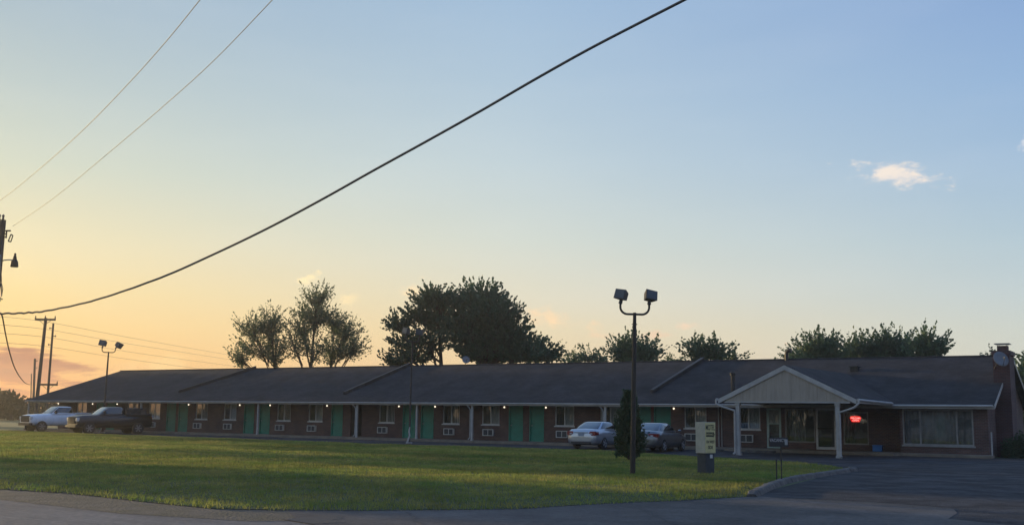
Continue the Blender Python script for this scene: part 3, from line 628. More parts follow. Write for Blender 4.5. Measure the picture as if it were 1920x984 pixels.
wavy(u0 + .13, u1 - .13, WV + .11, .7, 1.5, .003).build('curtain', 'dark_curtain', sdr, recalc=False)
def shop_window(u0, u1, z0, z1, v, name='shop_window', mull=(), curtain=None):
    b = MB(); t = .07
    b.box(u0, v + .01, z0, u0 + t, v + .09, z1); b.box(u1 - t, v + .01, z0, u1, v + .09, z1); b.box(u0 + t, v + .01, z0, u1 - t, v + .09, z0 + t); b.box(u0 + t, v + .01, z1 - t, u1 - t, v + .09, z1)
    for m in mull: b.box(m - .035, v + .008, z0 + t, m + .035, v + .088, z1 - t)
    f = b.build(name, 'frame_dim', motel)
    b = MB(); b.poly([(u0 + t, v + .055, z0 + t), (u1 - t, v + .055, z0 + t), (u1 - t, v + .055, z1 - t), (u0 + t, v + .055, z1 - t)]); b.build('pane', 'glass', f, recalc=False)
    return f
f1 = shop_window(-10.78, -9.12, .50, 2.32, WV)
wavy(-10.7, -9.75, WV + .35, .55, 2.25, .03, .16).build('curtain', 'shade', f1, recalc=False)
f2 = shop_window(-7.62, -6.3, .46, 2.18, WV)
wavy(-7.6, -7.05, WV + .35, .5, 2.1, .03, .16).build('curtain', 'dark_curtain', f2, recalc=False)
b = MB(); u0, u1 = -9.08, -8.0; t = .1
b.box(u0, WV - .02, .16, u0 + t, WV + .08, 2.36); b.box(u1 - t, WV - .02, .16, u1, WV + .08, 2.36); b.box(u0 + t, WV, .16, u1 - t, WV + .07, .30); b.box(u0 + t, WV, 2.24, u1 - t, WV + .07, 2.36)
gd = b.build('glass_door', 'frame', motel)
b = MB(); b.poly([(u0 + t, WV + .04, .30), (u1 - t, WV + .04, .30), (u1 - t, WV + .04, 2.24), (u0 + t, WV + .04, 2.24)]); b.build('pane', 'glass', gd, recalc=False)
b = MB(); b.tube([(u0 + t, WV - .03, 1.28), (u1 - t, WV - .03, 1.28)], .022, 6); b.build('push_bar', 'steel_dark', gd)
f3 = shop_window(-4.3, -0.95, .55, 2.32, BV, 'bay_window', (-3.45, -1.72))
wavy(-4.22, -1.0, BV + .22, .6, 2.28, .02, .2).build('curtain', 'shade', f3, recalc=False)
b = MB(); b.box(-4.36, BV - .06, .47, -.89, BV + .06, .55); b.build('sill', 'frame_dim', f3)

# chimney
b = MB(); b.box(-.278, 3.0, 0, .5, 4.7, 5.12); b.box(-.32, 2.94, 5.12, .56, 4.76, 5.34)
ch = b.build('chimney', 'chimney_brick', motel)
b = MB(); b.box(-.12, 3.5, 5.34, .36, 4.1, 5.62); b.build('flue', 'chimney_brick', ch)
b = MB(); b.box(-.24, 3.4, 5.70, .48, 4.2, 5.74)
for x in (-.1, .32):
    for y in (3.52, 4.06): b.box(x, y, 5.62, x + .02, y + .02, 5.70)
b.build('chimney_cap', 'galv', ch)
b = MB(); b.box(.003 + ER, 3.0, .9, .5, 4.7, .94)

# portico (porte cochere)
PV, PL, PR, PA, PZE, PZR = -6.5, -11.35, -4.72, -8.03, 2.70, 4.30
vint = lambda z: (z - EZ) / SL
b = MB()
b.slab([(PA, PV, PZR), (PA, vint(PZR) + .1, PZR), (PR, vint(PZE) + .1, PZE), (PR, PV, PZE)], (0, 0, -.09))
b.slab([(PA, PV, PZR), (PL, PV, PZE), (PL, vint(PZE) + .1, PZE), (PA, vint(PZR) + .1, PZR)], (0, 0, -.09))
pr = b.build('portico_roof', 'shingle', motel)
b = MB(); d = (0, -.035, 0)
for x in (PL, PR):
    b.slab([(x, PV - .003, PZE - .02), (PA, PV - .003, PZR - .02), (PA, PV - .003, PZR - .25), (x, PV - .003, PZE - .24)], d)
b.build('rake_board', 'white', pr)
b = MB(); b.box(PR + .003, PV, PZE - .2, PR + .03, .1, PZE - .02); b.box(PL - .03, PV, PZE - .2, PL - .003, .1, PZE - .02); b.tube([(PR + .09, PV - .05, PZE - .05), (PR + .09, .0, PZE - .10)], .06, 8); b.tube([(PL - .09, PV - .05, PZE - .05), (PL - .09, .0, PZE - .10)], .06, 8); b.build('gutter', 'white', pr)
b = MB(); sl = (PZR - PZE) / (PA - PL); w = .41; x = PL + .35; bot = PZE - .13
topz = lambda x: PZE - .22 + sl * ((x - PL) if x < PA else (PR - x)) * (1 if x < PA else (PA - PL) / (PR - PA))
while x < PR - .3:
    x1 = min(x + w - .006, PR - .3)
    pts = [(x, bot), (x1, bot), (x1, max(topz(x1), bot + .01))] + ([(PA, topz(PA))] if x < PA < x1 else []) + [(x, max(topz(x), bot + .01))]
    b.slab([(p[0], PV + .03, p[1]) for p in pts], (0, .03, 0)); x += w
gp = b.build('gable_panel', 'cream', motel)
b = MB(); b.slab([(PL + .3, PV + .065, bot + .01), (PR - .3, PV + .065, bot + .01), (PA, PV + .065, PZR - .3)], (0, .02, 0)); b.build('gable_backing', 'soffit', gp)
b = MB(); b.box(PL + .3, PV + .0, bot - .07, PR - .3, PV + .1, bot - .003); b.build('gable_trim', 'white', gp)
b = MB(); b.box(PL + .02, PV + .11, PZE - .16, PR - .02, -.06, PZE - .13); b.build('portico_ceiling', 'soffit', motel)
for u in (-10.42, -5.62):
    b = MB(); b.box(u - .09, PV + .06, 0, u + .09, PV + .24, PZE - .2); b.box(u - .12, PV + .03, 0, u + .12, PV + .27, .12); b.box(u - .12, PV + .03, PZE - .32, u + .12, PV + .27, PZE - .2); b.build('portico_post', 'white', motel, bevel=.006)
b = MB(); b.tube([(PR + .12, PV - .08, PZE - .08), (PR + .11, PV - .09, PZE - .22), (PR - .1, PV - .06, PZE - .40), (-5.5, PV + .02, PZE - .62), (-5.5, PV + .0, PZE - .75), (-5.5, PV + .0, .14), (-5.44, PV - .1, .06)], .05, 8); b.build('portico_downspout', 'white', motel)
b = MB(); b.tube([(PL - .1, PV - .08, PZE - .08), (PL - .1, PV - .09, PZE - .24), (PL + .1, PV - .06, PZE - .36), (-10.54, PV + .02, PZE - .58), (-10.54, PV + .0, PZE - .72), (-10.54, PV + .0, .14), (-10.6, PV - .1, .06)], .05, 8); b.build('portico_downspout', 'white', motel)

# things at the motel (top level)
def local(u, v, z): return uv(u, v, z)
# neon sign in the window
ns = thing('neon_sign', 'small glowing red neon welcome open sign hanging in the right office window', 'neon sign', local(-7.0, WV + .16, 1.80), -AL)
b = MB(); b.slab([(-.24, 0, .13), (.24, 0, .13), (.29, 0, .05), (.20, 0, -.14), (-.20, 0, -.14), (-.29, 0, .05)], (0, .015, 0)); bp_ = b.build('backing', 'neon_back', ns)
XZ = Matrix.Rotation(R(90), 4, 'X')
text_mesh('WELCOME', .12, 'neon_text', 'lettering', ns, Matrix.Translation((0, -.012, .045)) @ XZ, .004, .002, .85)
text_mesh('OPEN', .13, 'neon_text', 'lettering', ns, Matrix.Translation((0, -.012, -.075)) @ XZ, .004, .002, 1.0)
b = MB(); b.tube([(-.24, -.015, .13), (0, -.015, .155), (.24, -.015, .13), (.285, -.015, .05), (.2, -.015, -.14), (-.2, -.015, -.14), (-.285, -.015, .05), (-.24, -.015, .13)], .009, 6); b.build('tube_border', 'neon', ns)
# potted plant inside window below the sign
# blue bin
bb = MB(); bb.box(-.23, -.16, .0, .23, .16, .28); bb.box(-.25, -.18, .28, .25, .18, .33)
bo = thing('storage_bin', 'small blue plastic bin with lid on the walkway against the dark brick wall', 'bin', local(-5.75, 1.3, .152), -AL + .1)
MBx = MB(); MBx.box(-.23, -.16, 0, .23, .16, .28); MBx.build('tub', 'blue', bo, bevel=.02); MBx = MB(); MBx.box(-.25, -.18, .281, .25, .18, .33); MBx.build('lid', 'blue', bo, bevel=.012)
b = MB(); b.box(-.7, -.28, 0, .55, .28, .015); dm = b.build('orange_strip', 'mat'); dm.location = local(-8.5, 1.2, .152); dm.rotation_euler = (0, 0, -AL); tag(dm, 'orange brown strip lying in front of the glass office door', 'door mat')  # thin orange brown strip laid on the walkway

# satellite dishes
def dish(name, label, loc, rz, tilt, rad, mast):
    t = thing(name, label, 'satellite dish', loc, rz)
    Mx = Matrix.Rotation(R(90 - tilt), 4, 'X')
    b = MB(); prof = [(rad * k / 6, .22 * rad * (k / 6) ** 2) for k in range(1, 7)]
    b.lathe([(0.005, 0)] + prof + [(rad * 1.0, .22 * rad + .01), (rad * .5, .01), (.005, -.02)], 24, Matrix.Translation((0, -.1, 0)) @ Mx @ Matrix.Diagonal((.92, 1.0, 1, 1)), cap=False)
    b.build('reflector', 'dish', t, smooth=True)
    b = MB(); e = Mx @ Vector((0, -rad * .35, rad * 1.05)); b.tube([Mx @ Vector((0, -rad * .98, .2 * rad)) + Vector((0, -.1, 0)), e + Vector((0, -.1, 0))], .016, 6); ar = b.build('feed_arm', 'steel_dark', t)
    b = MB(); b.lathe([(.02, -.06), (.045, -.03), (.045, .05), (.02, .07)], 10, Matrix.Translation(e + Vector((0, -.1, .03))) @ Mx); b.build('receiver', 'trafo', ar)
    b = MB(); b.tube([(0, -.06, 0), (0, .06, -.08), mast[0], mast[1]], .022, 8); b.build('mast', 'steel_dark', t)
    return t
dish('satellite_dish', 'grey satellite dish on the roof ridge in front of the dense dark tree', local(-35.6, 6.7, 5.62), -AL + 0.75, 28, .30, ((0, .08, -.25), (0, .1, -.5)))
dish('satellite_dish', 'larger grey satellite dish mounted on the brick chimney', local(.08, 2.62, 4.85), -AL + 0.62, 26, .42, ((-.05, .2, -.25), (-.1, .36, -.45)))

# wheel stops beside the portico post
for i, (u, v, lab) in enumerate([(-13.6, -2.2, 'pale concrete parking block left of the portico post'), (-10.9, -1.9, 'pale concrete parking block behind the portico post'), (-16.4, -2.3, 'pale concrete parking block in front of the grey sedan')]):
    b = MB(); b.slab([(-.8, -.08, 0), (-.8, .08, 0), (-.8, .05, .12), (-.8, -.05, .12)], (1.6, 0, 0)); o = b.build('parking_block', 'kerb'); o.location = local(u, v, .009); o.rotation_euler = (0, 0, -AL); tag(o, lab, 'parking block', 'parking blocks before the rooms')

# ------------------------------------------------------------------ lamp posts
def lamp_post(label, base, h, rz, lean=(0, 0), aim=((200, 18), (150, -25)), wide=.5, mat='steel_dark', rad=.075, guard=False, headscale=1.0):
    t = thing('lamp_post', label, 'lamp post', base, rz, 'floodlight posts on the lawn')
    t.rotation_euler = (lean[1], lean[0], rz)
    b = MB(); b.tube([(0, 0, -.05), (0, 0, .25), (0, 0, h - 1.0), (0, 0, h + .05)], [rad, rad, rad * .82, rad * .62], 12); b.lathe([(rad * .9, h - .32), (rad * 1.15, h - .31), (rad * .9, h - .29)], 12); b.build('pole', mat, t, smooth=False)
    b = MB(); P = []
    for k in range(9):
        a = R(180 + 90 * k / 8); P.append((-wide + .22 + .22 * math.cos(a), 0, h + .22 + .22 * math.sin(a)))
    P = [(-wide, 0, h + .33)] + P + [(0, 0, h)]
    Q = [(-x, y, z) for x, y, z in reversed(P[:-1])]
    b.tube(P + Q, .034, 8); b.build('bracket', mat, t)
    for s, (yaw, roll) in zip((-1, 1), aim):
        Mx = Matrix.Translation((s * wide, 0, h + .33)) @ Matrix.Rotation(R(yaw), 4, 'Z') @ Matrix.Rotation(R(roll), 4, 'X') @ Matrix.Rotation(R(9), 4, 'Y') @ Matrix.Scale(headscale, 4)
        b = MB(); b.tube([Mx @ Vector((0, 0, -.02)), Mx @ Vector((0, 0, .16))], [.06, .05], 8)
        # trapezoid housing, front towards -Y
        z0, z1 = .12, .50
        vs = [(-.24, -.2, z0), (.24, -.2, z0), (.24, -.2, z1), (-.24, -.2, z1), (-.17, .12, z0 + .03), (.17, .12, z0 + .03), (.17, .12, z1 - .06), (-.17, .12, z1 - .06)]
        b.add([Mx @ Vector(v) for v in vs], [(0, 1, 2, 3), (4, 7, 6, 5), (0, 4, 5, 1), (3, 2, 6, 7), (0, 3, 7, 4), (1, 5, 6, 2)])
        fl = b.build('floodlight', 'flood', t)
        b = MB(); b.box(-.21, -.212, z0 + .03, .21, -.203, z1 - .03, Mx); b.build('lens', 'lens', fl)
    if guard:
        b = MB(); b.tube([(-.02, -.16, .95), (-.06, -.18, .7), (-.02, -.2, .45), (-.14, -.22, .1), (-.2, -.22, .0)], [.03, .05, .05, .055, .05], 8); b.build('guard_strip', 'white', t)
        b = MB(); b.box(-.16, -.16, -.02, .16, .16, .08); b.build('base_plate', 'galv', t)
    return t
lamp_post('tall dark twin floodlight post standing on the lawn beside the motel sign', (3.69, 32.6, .05), 4.80, 0.0, (R(.9), 0), ((-38, -12), (22, -14)), .44, 'steel_dark', .082, headscale=.80)
lamp_post('thin twin floodlight post at the lawn edge in front of the middle doors', (-5.96, 64.36, .05), 6.0, 0.3, (R(.5), 0), ((-60, -8), (-30, 10)), .42, 'steel_rust', .06, True, .95)
lamp_post('twin floodlight post beside the dark pickup at the far end of the motel', (-31.0, 82.6, .05), 6.1, 0.1, (R(.6), 0), ((-14, -10), (70, 34)), .5, 'steel_rust', .075, True, 1.15)

# ------------------------------------------------------------------ motel sign
sg = thing('motel_sign', 'small box sign with cream face reading MOTEL ENTRANCE on a dark base', 'sign', (6.08, 33.7, .06), 0)
sg.scale = (.88, .88, .93); th = R(34)
Ms = Matrix.Rotation(th, 4, 'Z')
b = MB(); b.box(-.21, -.21, 0, .21, .21, .66, Ms); b.build('base', 'sign_base', sg, bevel=.01)
a2, d2 = .255, .235
b = MB(); b.box(-a2, -d2, .66, a2, d2, 1.68, Ms); b.build('cabinet', 'sign_side', sg, bevel=.008)
b = MB(); b.box(-a2 + .012, -d2 - .006, .675, a2 - .012, -d2 - .0005, 1.668, Ms); fc = b.build('face', 'sign_face', sg)
def stext(txt, size, z, x=0, bold=.0, sx=1.0, mat='sign_ink', off=.008): return text_mesh(txt, size, mat, 'lettering', fc, Ms @ Matrix.Translation((x, -d2 - off, z)) @ XZ, .001, bold, sx)
stext('MOTEL', .25, 1.495, 0, .003, .56)
b = MB(); ax = [(-.205, 1.20), (.14, 1.20), (.14, 1.17), (.215, 1.275), (.14, 1.38), (.14, 1.35), (-.205, 1.35)]
b.slab([Ms @ Vector((x, -d2 - .0065, z)) for x, z in ax], Ms @ Vector((0, -.002, 0))); b.build('arrow', 'sign_ink', fc)
stext('ENTRANCE', .085, 1.275, -.025, .001, .80, 'sign_face', .0105)
stext('ON WEST', .125, 1.03, 0, .004, .72)
stext('SIDE', .14, .85, 0, .004, .85)
b = MB(); b.box(-.0, -.222, .5, .12, -.2105, .62, Ms); b.build('sticker', 'frame', sg)

# hanging name board on posts
nb = thing('name_board', 'low dark board with white VACANCY lettering on thin posts beside the kerb', 'sign', (7.28, 29.6, .05), R(8))
b = MB(); b.tube([(.12, 0, 0), (.12, 0, .98)], .018, 6); b.build('post', 'black_trim', nb)
b = MB(); b.tube([(-.06, -.1, 0), (-.06, -.1, .62)], .02, 6); b.build('post', 'black_trim', nb)
b = MB(); b.box(-.22, -.03, .95, .32, .03, 1.20); b.build('board', 'black_trim', nb, bevel=.005)
text_mesh('VACANCY', .115, 'white', 'lettering', nb, Matrix.Translation((0.01, -.034, 1.12)) @ XZ, .001, .003, .82)
b = MB(); b.box(.215, -.045, 1.0, .295, -.033, 1.15); b.build('plate', 'white', nb)

# ------------------------------------------------------------------ vehicles
def ring_at(levels, t):
    f = t * (len(levels) - 1); i = min(int(f), len(levels) - 2); f -= i; a, c = levels[i], levels[i + 1]
    return [a[k] * (1 - f) + c[k] * f for k in range(4)]          # z, xr, xf, w
def gh_point(levels, th, t, off=0.0, e=0.42):
    z, xr, xf, w = ring_at(levels, t); cx = (xr + xf) / 2; hx = (xf - xr) / 2
    c, s = math.cos(th), math.sin(th)
    return Vector((cx + (hx + off) * math.copysign(abs(c) ** e, c), (w + off) * math.copysign(abs(s) ** e, s), z))
def greenhouse(root, levels, mat, panes):
    b = MB(); n = 40; P = [[gh_point(levels, 2 * PI * k / n, t) for k in range(n + 1)] for t in [0, .16, .33, .5, .66, .8, .9, 1.0]]
    b.grid(P); b.poly(P[-1][:-1]); o = b.build('cabin', mat, root, smooth=True)
    for nm, th0, th1, t0, t1 in panes:
        b = MB(); b.grid([[gh_point(levels, R(th0 + (th1 - th0) * i / 10), t0 + (t1 - t0) * j / 4, .008) for i in range(11)] for j in range(5)]); b.build(nm, 'car_glass', o, smooth=True)
    return o
def lower_body(root, st, mat, name='body'):
    # st: x, half width, z bottom, z top ; rounded section
    rings = []
    for x, w, zb, zt in st:
        h = zt - zb
        half = [(0, zb), (w * .7, zb), (w * .94, zb + h * .10), (w, zb + h * .38), (w * .985, zb + h * .66), (w * .93, zb + h * .88), (w * .80, zb + h * .97), (w * .4, zb + h * 1.0), (0, zb + h * 1.01)]
        r = [Vector((x, y, z)) for y, z in half] + [Vector((x, -y, z)) for y, z in reversed(half[1:-1])]; rings.append(r + [r[0]])
    b = MB(); b.grid(rings); b.poly(rings[0][:-1]); b.poly(rings[-1][:-1]); return b.build(name, mat, root, smooth=True)
def wheels(root, xs, w, r, wid, spokes=5, proto=[None]):
    Mr = Matrix.Rotation(R(90), 4, 'X')
    for x in xs:
        for s in (-1, 1):
            Mx = Matrix.Translation((x, s * w, r)) @ Mr
            b = MB(); hw = wid / 2
            b.lathe([(r * .62, -hw), (r * .93, -hw), (r, -hw * .6), (r, hw * .6), (r * .93, hw), (r * .62, hw)], 24, Mx, cap=True); wh = b.build('wheel', 'tyre', root); rm = 'bright_rim' if root.name.startswith('sedan') else 'rim'
            b = MB(); o = -s * (hw + .006)
            b.lathe([(r * .60, o), (r * .62, o - s * -.02), (r * .66, o)], 20, Mx, cap=False)
            for k in range(spokes):
                a = 2 * PI * k / spokes; d = Vector((math.cos(a), math.sin(a), 0)); e = Vector((-d.y, d.x, 0))
                b.slab([Mx @ (d * r * .08 + e * r * .10 + Vector((0, 0, o))), Mx @ (d * r * .62 + e * r * .12 + Vector((0, 0, o))), Mx @ (d * r * .62 - e * r * .12 + Vector((0, 0, o))), Mx @ (d * r * .08 - e * r * .10 + Vector((0, 0, o)))], Mx.to_3x3() @ Vector((0, 0, s * .02)))
            b.lathe([(.005, o - s * .012), (r * .16, o - s * .01), (r * .17, o)], 12, Mx); b.build('rim', rm, wh)
            b = MB(); b.lathe([(.01, 0), (r * 1.16, 0), (r * 1.16, .01), (.01, .01)], 24, Matrix.Translation((x, s * (w + hw * .25), r * 1.02)) @ Mr); b.build('wheel_arch', 'black_trim', root)
def sedan(label, loc, heading, paint, lamps):
    t = thing('sedan', label, 'car', loc, heading, 'sedans parked nose in at the rooms')
    lower_body(t, [(-2.42, .60, .44, .66), (-2.40, .78, .36, .84), (-2.33, .86, .28, 1.00), (-2.18, .895, .24, 1.075), (-1.5, .905, .21, 1.09), (-.5, .91, .20, 1.04), (.6, .91, .20, 1.0), (1.2, .905, .20, .97), (1.8, .89, .21, .88), (2.2, .82, .24, .78), (2.36, .70, .3, .68), (2.4, .5, .36, .6)], paint)
    greenhouse(t, [(1.0, -1.98, 1.15, .83), (1.2, -1.62, .72, .77), (1.38, -1.2, .28, .66), (1.45, -1.02, .06, .58), (1.47, -.85, -.1, .45)], paint,
        [('rear_window', 180 - 38, 180 + 38, .10, .70), ('windscreen', -40, 40, .10, .70), ('side_window', 52, 128, .12, .62), ('side_window', -128, -52, .12, .62)])
    for s in (-1, 1):
        b = MB()
        if lamps == 'wide': pts = [(-2.378, s * .83, .93), (-2.352, s * .83, .76), (-2.40, s * .60, .80), (-2.40, s * .42, .86), (-2.36, s * .42, .93)]
        else: pts = [(-2.365, s * .85, .96), (-2.372, s * .83, .72), (-2.405, s * .64, .74), (-2.40, s * .48, .86), (-2.352, s * .52, .95)]
        b.slab([Vector(p) + Vector((-.035, 0, 0)) for p in pts], (.12, 0, 0)); b.box(-2.35, s * .80, .76, -2.08, s * .905, .93); tl = b.build('tail_light', 'red_lens', t, bevel=.01)
        b = MB(); b.box(-2.45, s * .56, .80, -2.41, s * .68, .855); b.build('reverse_lens', 'clear_lens', tl)
        b = MB(); b.lathe([(.01, -.1), (.07, -.08), (.09, 0), (.07, .07), (.01, .09)], 10, Matrix.Translation((.62, s * 1.0, 1.06)) @ Matrix.Rotation(R(90), 4, 'X') @ Matrix.Diagonal((.8, .8, 1, 1))); b.build('mirror', paint, t, smooth=True)
        for x in (-.75, .25):
            b = MB(); b.box(x - .1, s * .905, .88, x + .1, s * .93, .905); b.build('door_handle', paint, t)
    b = MB(); b.box(-2.44, -.17, .70, -2.39, .17, .86); b.build('license_plate', 'plate', t)
    b = MB(); b.box(-2.43, -.62, .30, -2.34, .62, .40); b.build('bumper_insert', 'black_trim', t)
    b = MB(); b.box(-2.425, -.42, .88, -2.36, .42, .905); b.build('trunk_trim', 'chrome', t)
    wheels(t, (-1.40, 1.38), .80, .33, .22)
    return t
hd = PI / 2 - AL
c1 = sedan('silver white sedan parked tail out left of the pointed evergreen', (5.12, 60.3, .009), hd, 'silver', 'narrow')
c2 = sedan('dark grey sedan parked between the pointed evergreen and the motel sign', (7.72, 56.7, .009), hd + R(4), 'grey_paint', 'wide')

def pickup(label, loc, heading, paint, grille, load=False, stripe=False):
    t = thing('pickup_truck', label, 'pickup truck', loc, heading, 'pickups parked at the far end')
    lower_body(t, [(-2.95, .88, .52, 1.25), (-2.92, .96, .48, 1.44), (-.6, .98, .44, 1.45), (.8, .99, .44, 1.42), (1.1, .99, .44, 1.41), (1.7, .985, .46, 1.40), (2.35, .97, .5, 1.35), (2.66, .95, .52, 1.28), (2.76, .90, .56, 1.16)], paint)
    greenhouse(t, [(1.38, -.85, 1.22, .92), (1.62, -.82, .92, .87), (1.88, -.78, .58, .79), (1.97, -.70, .42, .72), (2.0, -.5, .2, .5)], paint,
        [('windscreen', -42, 42, .06, .72), ('rear_window', 150, 210, .2, .7), ('side_window', 48, 132, .12, .66), ('side_window', -132, -48, .12, .66)])
    b = MB(); b.box(-2.80, -.80, 1.40, -.95, .80, 1.465); b.build('bed', 'black_trim', t)
    b = MB(); b.box(-2.9, .80, 1.38, -.9, .975, 1.52); b.box(-2.9, -.975, 1.38, -.9, -.80, 1.52); b.box(-2.92, -.8, 1.38, -2.8, .8, 1.52); b.build('bed_rail', paint, t, bevel=.02)
    b = MB(); b.box(2.70, -.66, .74, 2.83, .66, 1.24); g = b.build('grille', grille, t, bevel=.03)
    b = MB(); b.box(2.83, -.60, .78, 2.845, -.04, 1.20); b.box(2.83, .04, .78, 2.845, .60, 1.20); b.build('mesh_insert', 'black_trim', g)
    b = MB(); b.box(2.62, -.94, .46, 2.88, .94, .68); b.build('bumper', 'black_trim' if grille != 'chrome' else 'chrome', t, bevel=.04)
    for s in (-1, 1):
        b = MB(); b.box(2.60, s * .68, .92, 2.81, s * .94, 1.18); b.build('headlight', 'clear_lens', t, bevel=.02)
        b = MB(); b.box(.75, s * .98, 1.42, .9, s * 1.16, 1.68); b.build('mirror', 'black_trim', t, bevel=.02)
        b = MB(); b.box(-2.93, s * .80, .9, -2.86, s * .93, 1.3); b.build('tail_light', 'red_lens', t)
    wheels(t, (-1.85, 1.86), .86, .43, .28, 6)
    if load:
        random.seed(9)
        b = MB()
        for k in range(7):
            x = -2.7 + k * .27; hgt = .2 + .3 * random.random(); Mx = Matrix.Translation((x, random.uniform(-.4, .4), 1.46)) @ Matrix.Rotation(random.uniform(-.6, .6), 4, 'Z')
            b.box(-.2, -.3, 0, .2, .3, hgt, Mx)
        b.tube([(-2.8, .7, 1.4), (-2.75, .7, 1.9), (-1.2, .7, 1.86), (-1.1, .7, 1.4)], .03, 6); b.tube([(-2.8, -.7, 1.4), (-2.75, -.7, 1.9), (-1.2, -.7, 1.86), (-1.1, -.7, 1.4)], .03, 6)
        b.build('bed_load', ['steel_rust'], t)
    return t
hd2 = -PI / 2 - AL
p1 = pickup('white single cab pickup truck parked leftmost at the lawn edge', (-36.75, 88.3, .009), hd2 - R(8), 'white_car', 'black_trim')
p2 = pickup('black pickup truck with loaded bed behind the far lamp post', (-30.1, 81.4, .009), hd2 - R(14), 'black_car', 'black_trim', True)
# marker by the truck
b = MB(); b.lathe([(.05, 0), (.05, .3), (.03, .42), (.01, .45)], 10); o = b.build('marker_stake', 'white'); o.location = (-31.7, 80.6, .05); tag(o, 'tiny white marker stake on the grass below the black pickup', 'marker')

# ------------------------------------------------------------------ trees
def leaf_quads(pts, dirs, size, r):
    # pts (n,3) centres, dirs (n,3) main axis ; diamond shaped leaves
    n = len(pts); ax = dirs + r.normal(0, .45, (n, 3)); ax /= np.linalg.norm(ax, axis=1)[:, None] + 1e-9
    sd_ = np.cross(ax, r.normal(0, 1, (n, 3))); sd_ /= np.linalg.norm(sd_, axis=1)[:, None] + 1e-9
    L_ = size * r.uniform(.6, 1.4, n)[:, None]; w = L_ * .34
    V = np.stack([pts - ax * L_ * .5, pts + sd_ * w, pts + ax * L_ * .5, pts - sd_ * w], 1)
    return V.reshape(-1, 3)
def make_tree(name, label, cat, base, lobes, leaf, leaf_mat, seed, trunk_r=.2, shoot=1.0, per=26, group=None, up=.7, fork=.35, twig=True, spread=.11, core=.0):
    """lobes: (dx, dy, z, rx, rz, shoots) in metres from the base; each shoot is a leafy upswept twig"""
    r = np.random.default_rng(seed); t = thing(name, label, cat, base, 0, group)
    tb_ = MB(); fz = min(l[2] for l in lobes) * fork
    top = max(lobes, key=lambda l: l[2]); P = []
    zt = top[2]
    nodes = 7
    for i in range(nodes + 1):
        f = i / nodes; P.append(Vector((top[0] * f ** 1.6 + r.normal(0, .05) * zt * .03, top[1] * f ** 1.6 + r.normal(0, .05) * zt * .03, zt * f)))
    tb_.tube(P, [trunk_r * (1 - .85 * i / nodes) for i in range(nodes + 1)], 8)
    A = []; D = []
    for (dx, dy, z, rx, rz, ns) in lobes:
        c = Vector((dx, dy, z)); f = max(.15, min(.8, (z - rz) / zt * .7)); k = f * nodes; i = min(int(k), nodes - 1)
        s = P[i].lerp(P[i + 1], k - i); mid = s.lerp(c, .5) + Vector((0, 0, -.08 * (c - s).length))
        rr = trunk_r * (1 - .85 * f) * .7
        tb_.tube([s, mid, c], [rr, rr * .7, rr * .3], 6)
        ph = r.uniform(0, 2 * PI, ns); ct = r.uniform(-1, 1, ns); rad = r.random(ns) ** (1 / 2.6)
        sx = np.sqrt(1 - ct ** 2)
        q = np.stack([sx * np.cos(ph), sx * np.sin(ph), ct], 1)
        pos = np.array(c) + q * rad[:, None] * np.array([rx, rx, rz])
        d = q * np.array([1, 1, .6]) + np.array([0, 0, up]); d /= np.linalg.norm(d, axis=1)[:, None]
        ln = 1.3 * shoot * r.uniform(.5, 1.3, ns)
        for j in range(ns):
            if twig and j % 3 == 0:
                p0 = s.lerp(c, float(r.uniform(.4, 1))); tb_.tube([p0, Vector(pos[j]), Vector(pos[j] + d[j] * ln[j] * .8)], [rr * .22 + .012, rr * .12 + .01, .008], 4, cap=False)
        m = per; tt = r.uniform(-.25, 1.0, (ns, m)); wob = r.normal(0, spread, (ns, m, 3)) * shoot * (1.15 - np.clip(tt, 0, 1))[:, :, None]
        A.append((pos[:, None, :] + d[:, None, :] * (ln[:, None] * tt)[:, :, None] + wob).reshape(-1, 3)); D.append(np.repeat(d, m, 0))
    A = np.concatenate(A); D = np.concatenate(D); keep = A[:, 2] > .15; A, D = A[keep], D[keep]
    V = leaf_quads(A, D, leaf, r)
    me = tri_mesh('crown', V, leaf_mat, 4); co = bpy.data.objects.new('crown', me); COL.objects.link(co); co.parent = t
    tb_.build('trunk', 'bark', t, smooth=True, recalc=False)
    return t
def tree_px(name, label, cat, Y, basepx, lobes_px, **k):
    """lobes given as photo columns and rows at depth Y, turned into metres"""
    s = F / Y; b = at(basepx, 770, Y); base = Vector((b.x, Y, 0)); out = []
    rr = random.Random(k.get('seed', 1))
    m_ = k.get('shoot', 1.0) * s; u_ = k.get('up', .7)
    for (px, py, rx, ry, ns) in lobes_px:
        py = py + .38 * m_ * min(u_, 1); ry = max(ry - .42 * m_, ry * .45); rx = max(rx - .34 * m_, rx * .5)
        p = at(px, py, Y); out.append((p.x - base.x, rr.uniform(-.5, .5) * rx / s, p.z, rx / s, ry / s, ns))
    return make_tree(name, label, cat, base, out, **k)
G = 'trees standing behind the motel roof'
tree_px('leafy_tree', 'thin olive tree with a rounded crown, leftmost behind the roof', 'tree', 98, 520, [(470, 612, 27, 27, 82), (507, 606, 24, 30, 106), (485, 645, 44, 30, 106), (452, 668, 18, 22, 58), (515, 660, 22, 32, 82)], leaf=.165, leaf_mat='leaf_b', seed=11, trunk_r=.2, shoot=1.15, per=20, group=G, up=.9)
tree_px('leafy_tree', 'tall thin olive tree with open top between two lower thin trees', 'tree', 98, 577, [(594, 556, 21, 19, 77), (592, 585, 32, 32, 145), (568, 610, 24, 35, 82), (552, 640, 22, 35, 53), (590, 650, 32, 35, 62)], leaf=.165, leaf_mat='leaf_b', seed=12, trunk_r=.24, shoot=1.2, per=20, group=G, up=.9)
